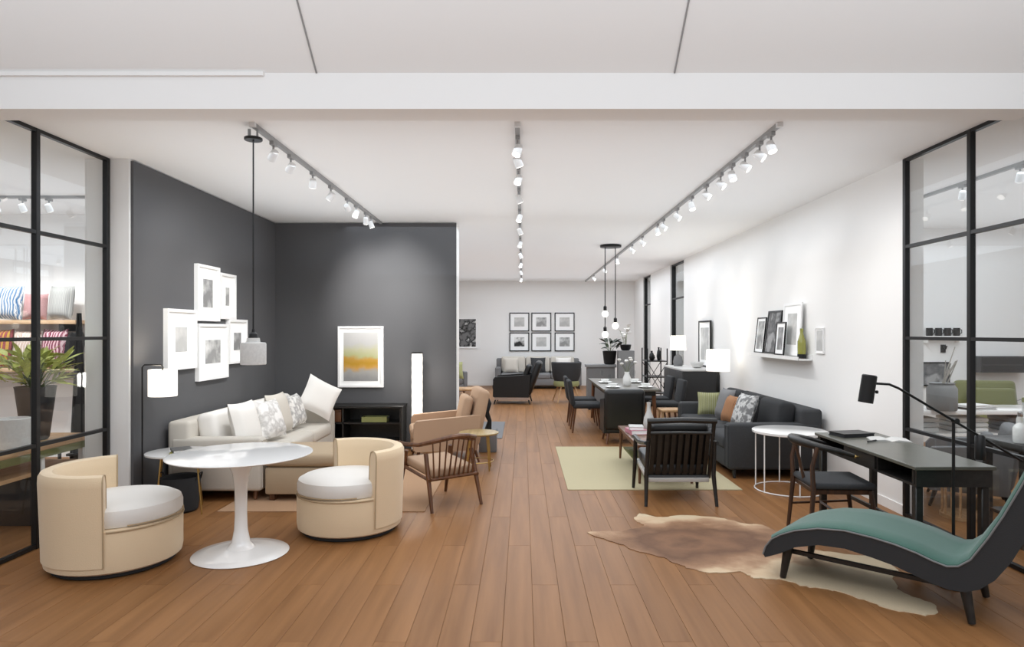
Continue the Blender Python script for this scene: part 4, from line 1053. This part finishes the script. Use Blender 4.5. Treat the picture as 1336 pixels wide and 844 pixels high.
for i in range(4):
    t = thing('mug', ORD[i]+' dark mug from the glass mullion on the thin high shelf', 'mug', (6.05+.135*i, 9.92, 1.59), 0, 'dark mugs on the high shelf')
    part('mug_body', MB().lathe([(.04, 0), (.046, .01), (.046, .12), (.04, .12), (.038, .01), (0, .008)], 16), black_metal, t)
    part('handle', MB().tube([(.044, 0, .10), (.075, 0, .09), (.075, 0, .045), (.044, 0, .03)], .007, 6), black_metal, t)
t = thing('wall_hook', 'single dark wall hook below the mug shelf', 'hook', (6.30, 10.0, 1.40))
part('plate', MB().box(-.035, .035, -.015, 0, -.06, .06), black_metal, t)
part('hook', MB().tube([(0, -.01, .02), (0, -.07, .0), (0, -.09, .04)], .012, 6), black_metal, t)
t = armchair('olive_armchair', 'olive green armchair in the room behind the desk', (6.45, 9.0, 0), R(-100), mat('olive_velvet', (104, 106, 62), .85, sheen=.3), black_wood, .86, .84, .58, .98, .44)
t = thing('wall_shelf', 'wide dark floating shelf unit on the far white wall above the olive armchair', 'shelf', (7.05, 10.0, 1.05))
part('shelf_body', MB().box(-.32, .38, -.20, 0, 0, .24), mat('charcoal_lacquer', (62, 62, 63), .45), t)
part('shelf_front', MB().box(-.30, .36, -.21, -.20, .02, .11).box(-.30, .36, -.21, -.20, .125, .22), black_wood, t)
# the black console right behind the glass, with bottles
t = thing('bar_console', 'black console table close behind the glass, holding bottles', 'console', (4.28, 5.25, 0))
part('top', MB().box(-.55, .75, -.26, .26, .74, .80, bev=.006), black_wood, t)
for x in (-.48, .68):
    for y in (-.2, .2): part('leg', MB().box(x-.025, x+.025, y-.025, y+.025, 0, .74), black_wood, t)
part('lower_shelf', MB().box(-.48, .68, -.2, .2, .20, .225), black_wood, t)
def bottle(label, loc, r, h, m, capm):
    t = thing('bottle', label, 'bottle', loc, 0, 'bottles on the black console')
    part('body', MB().lathe([(r*.9, 0), (r, .01), (r, h*.55), (r*.8, h*.66), (r*.32, h*.76), (r*.3, h*.96), (r*.36, h), (0, h)], 18), m, t)
    part('stopper', MB(T(0, 0, h)).lathe([(r*.34, 0), (r*.38, .01), (r*.36, .035), (0, .04)], 12), capm, t)
frost = mat('frosted_glass', (206, 208, 206), .3, coat=.3)
bottle('tall frosted bottle with olive stopper on the black console', (3.93, 5.22, .80), .055, .30, frost, mat('olive_lacquer', (140, 142, 88), .4))
bottle('shorter white bottle beside the tall frosted one', (3.82, 5.12, .80), .05, .20, white_china, chrome)
bottle('black bottle beside the potted succulent', (4.10, 5.38, .80), .05, .34, black_leather, black_metal)
plant('potted_succulent', 'small green succulent in a white pot on the black console', 'plant', (3.95, 5.04, .80), [(.035, 0), (.045, .01), (.05, .07), (.045, .075)], white_china, 20, .07, .03, .045, (.01, .07), leafg, 12)
plant('lacy_plant', 'dark airy branched plant in a black pot at the frame edge of the black console', 'plant', (4.10, 5.18, .80), [(.05, 0), (.065, .02), (.07, .13), (.06, .135)], black_metal, 36, .08, .035, .14, (.08, .36), leafm, 21)
t = thing('wooden_box', 'small pale wooden block at the frame edge of the black console', 'block', (4.02, 4.98+.06, .80))
t['label'] = 'small tan wooden box on the black console beside the succulent'
t['category'] = 'box'; t.location = (4.08, 5.03, .80)
part('body', MB().box(-.05, .06, -.022, .04, 0, .06, bev=.004), tan_fabric, t); part('lid', MB().box(-.052, .062, -.024, .042, .06, .072, bev=.003), oak, t)
t = armchair('grey_armchair', 'dark grey armchair on the floor behind the glass, past the desk', (4.3, 6.45, 0), R(150), mid_grey_fabric, black_wood, .74, .74, .56, .78, .42)
t = thing('drum_stool', 'slim tan drum stool with vertical slats behind the glass under the desk', 'stool', (3.95, 5.95, 0))
part('top', MB().lathe([(0, .42), (.19, .42), (.2, .43), (.2, .45), (0, .455)], 28), oak, t)
for k in range(16): part('slat', MB().tube([(.18*math.cos(2*PI*k/16), .18*math.sin(2*PI*k/16), .425), (.18*math.cos(2*PI*k/16), .18*math.sin(2*PI*k/16), .02)], .009, 6), oak, t)
part('bottom_ring', MB().lathe([(.16, 0), (.2, 0), (.2, .03), (.16, .03)], 28), oak, t)

# ------------------------------------------------------------------ the glazed room with the pillow shelves
for z, lab, nm in ((1.80, 'upper pale oak wall shelf holding pillows', 0), (1.19, 'lower pale oak wall shelf holding patterned pillows', 1)):
    t = thing('wall_shelf', lab, 'shelf', (-6.8, 8.8, z))
    part('shelf_board', MB().box(-1.3, 1.12, -.34, 0, -.05, 0, bev=.004), wood('pale_oak', (196, 160, 122), (222, 190, 154), .5, 8, 0), t)
    for x in (-1.1, .9): part('bracket', MB().box(x-.015, x+.015, -.3, 0, -.14, -.05), black_metal, t)
def shelf_pillow(label, x, z, w, h, m, rot=0):
    throw_pillow(label, m, (x, 8.53, z+h/2+.002), w, h, rot, 8, .16, 'pillows on the wall shelves')
shelf_pillow('blue and white brush print pillow on the upper oak shelf', -6.60, 1.80, .42, .44, patterned('blue_brush', [(40, 106, 156), (214, 220, 224), (24, 74, 122), (230, 232, 232)], 9, 'wave'))
shelf_pillow('blush pink pillow on the upper oak shelf', -6.23, 1.80, .29, .34, mat('blush_fabric', (182, 140, 140), .9), R(6))
shelf_pillow('grey pillow with olive lower band on the upper oak shelf', -5.90, 1.80, .34, .44, patterned('grey_stripe', [(168, 168, 166), (140, 140, 138), (186, 186, 182)], 14, 'stripe'), R(-8))
shelf_pillow('ochre and burgundy striped pillow on the lower oak shelf', -6.70, 1.19, .34, .50, patterned('ochre_burgundy', [(198, 154, 50), (110, 34, 54), (150, 60, 66)], 7, 'stripe'))
shelf_pillow('white and rust patterned pillow on the lower oak shelf', -6.34, 1.19, .35, .48, patterned('white_rust', [(224, 216, 208), (160, 92, 70), (206, 190, 176)], 8, 'wave'), R(5))
shelf_pillow('burgundy pillow with pink feather print on the lower oak shelf', -5.99, 1.19, .33, .50, patterned('feather', [(106, 30, 54), (206, 150, 164), (128, 44, 66), (226, 196, 200)], 8, 'wave'), R(-4))
shelf_pillow('black pillow at the end of the lower oak shelf', -5.735, 1.19, .30, .46, mat('black_fabric', (34, 34, 35), .9), R(-82))
t = thing('wood_console', 'oak console table with black ends just inside the pillow shelf room', 'table', (-4.40, 5.55, 0))
part('top', MB().box(-.45, .40, -.62, .62, .66, .72, bev=.006), oak, t)
part('front_rail', MB().box(.37, .40, -.60, .60, .60, .66), mat('olive_rail', (112, 112, 66), .5), t)
for x in (-.40, .36):
    for y in (-.56, .04, .56): part('leg', MB().box(x-.02, x+.02, y-.02, y+.02, 0, .66), white_lacquer if x > 0 else black_metal, t)
part('lower_shelf', MB().box(-.40, .36, -.54, .54, .46, .49), oak, t)
t = thing('storage_cube', 'black storage cube under the oak console, behind the glass', 'box', (-4.36, 5.86, 0))
part('body', MB().box(-.22, .26, -.2, .16, 0, .40, bev=.01), mat('black_lacquer', (40, 40, 41), .45), t)
part('lid', MB().box(-.225, .265, -.205, .165, .402, .43, bev=.006), black_metal, t)
plant('leafy_planter', 'yellow green bushy plant in a tapered charcoal planter on the oak console', 'plant', (-4.20, 5.75, .722),
      [(.085, 0), (.10, .02), (.150, .44), (.155, .46), (.145, .46), (.12, .42)], mat('charcoal_planter', (46, 47, 49), .6), 130, .16, .055, .24, (.02, .28), leafg, 2, 1.3)
t = thing('white_pot', 'white cylindrical pot on the oak console beside the charcoal planter', 'pot', (-4.05, 5.30, .722))
part('pot_body', MB().lathe([(.10, 0), (.115, .01), (.12, .24), (.112, .245), (.105, .20), (0, .19)], 28), concrete, t)
t = thing('wire_basket', 'round wire basket with hoop handle behind the white pot', 'basket', (-4.55, 5.40, .724))
for k in range(14): part('wire', MB().tube([(.12*math.cos(2*PI*k/14), .12*math.sin(2*PI*k/14), .0), (.14*math.cos(2*PI*k/14), .14*math.sin(2*PI*k/14), .24)], .004, 5), chrome, t)
for z, r in ((.004, .12), (.24, .14)): part('hoop', MB().tube(arc_pts(r, 0, 2*PI, z, 24), .006, 6), chrome, t)
part('handle', MB().tube([(.14*math.cos(R(a)), 0, .24+.12*math.sin(R(a))) for a in range(0, 181, 20)], .006, 6), black_metal, t)
t = thing('ladder_chair', 'dark ladder back chair standing behind the charcoal planter', 'chair', (-4.62, 7.05, 0), R(-75))
part('seat', MB().box(-.2, .2, -.2, .2, .43, .47, bev=.012), mat('olive_seat', (92, 96, 50), .8), t)
for s in (-1, 1):
    part('leg', MB().tube([(-.19, s*.18, 0), (-.19, s*.18, .45), (-.24, s*.18, .98)], .017, 8), black_wood, t)
    part('leg', MB().tube([(.18, s*.18, 0), (.17, s*.18, .44)], .017, 8), black_wood, t)
for z in (.58, .70, .82, .94):
    part('slat', MB().box(-.212-.09*(z-.5), -.192-.09*(z-.5), -.18, .18, z-.025, z+.025, bev=.004, seg=1), black_wood, t)
t = thing('floor_easel', 'tall slim tapering black folded easel standing beside the white pier', 'easel', (-4.49, 6.75, 0))
for s in (-1, 1): part('leg', MB().tube([(s*.09, 0, 0), (s*.012, 0, 1.84)], [.022, .012], 8), black_metal, t)
part('rear_leg', MB().tube([(0, .14, 0), (0, .01, 1.80)], [.02, .012], 8), black_metal, t)
part('panel', MB().prism([(-.075, .12), (.075, .12), (.014, 1.70), (-.014, 1.70)], -.006, .006), black_metal, t)
part('ledge', MB().box(-.10, .10, -.05, .01, .40, .425), black_metal, t)
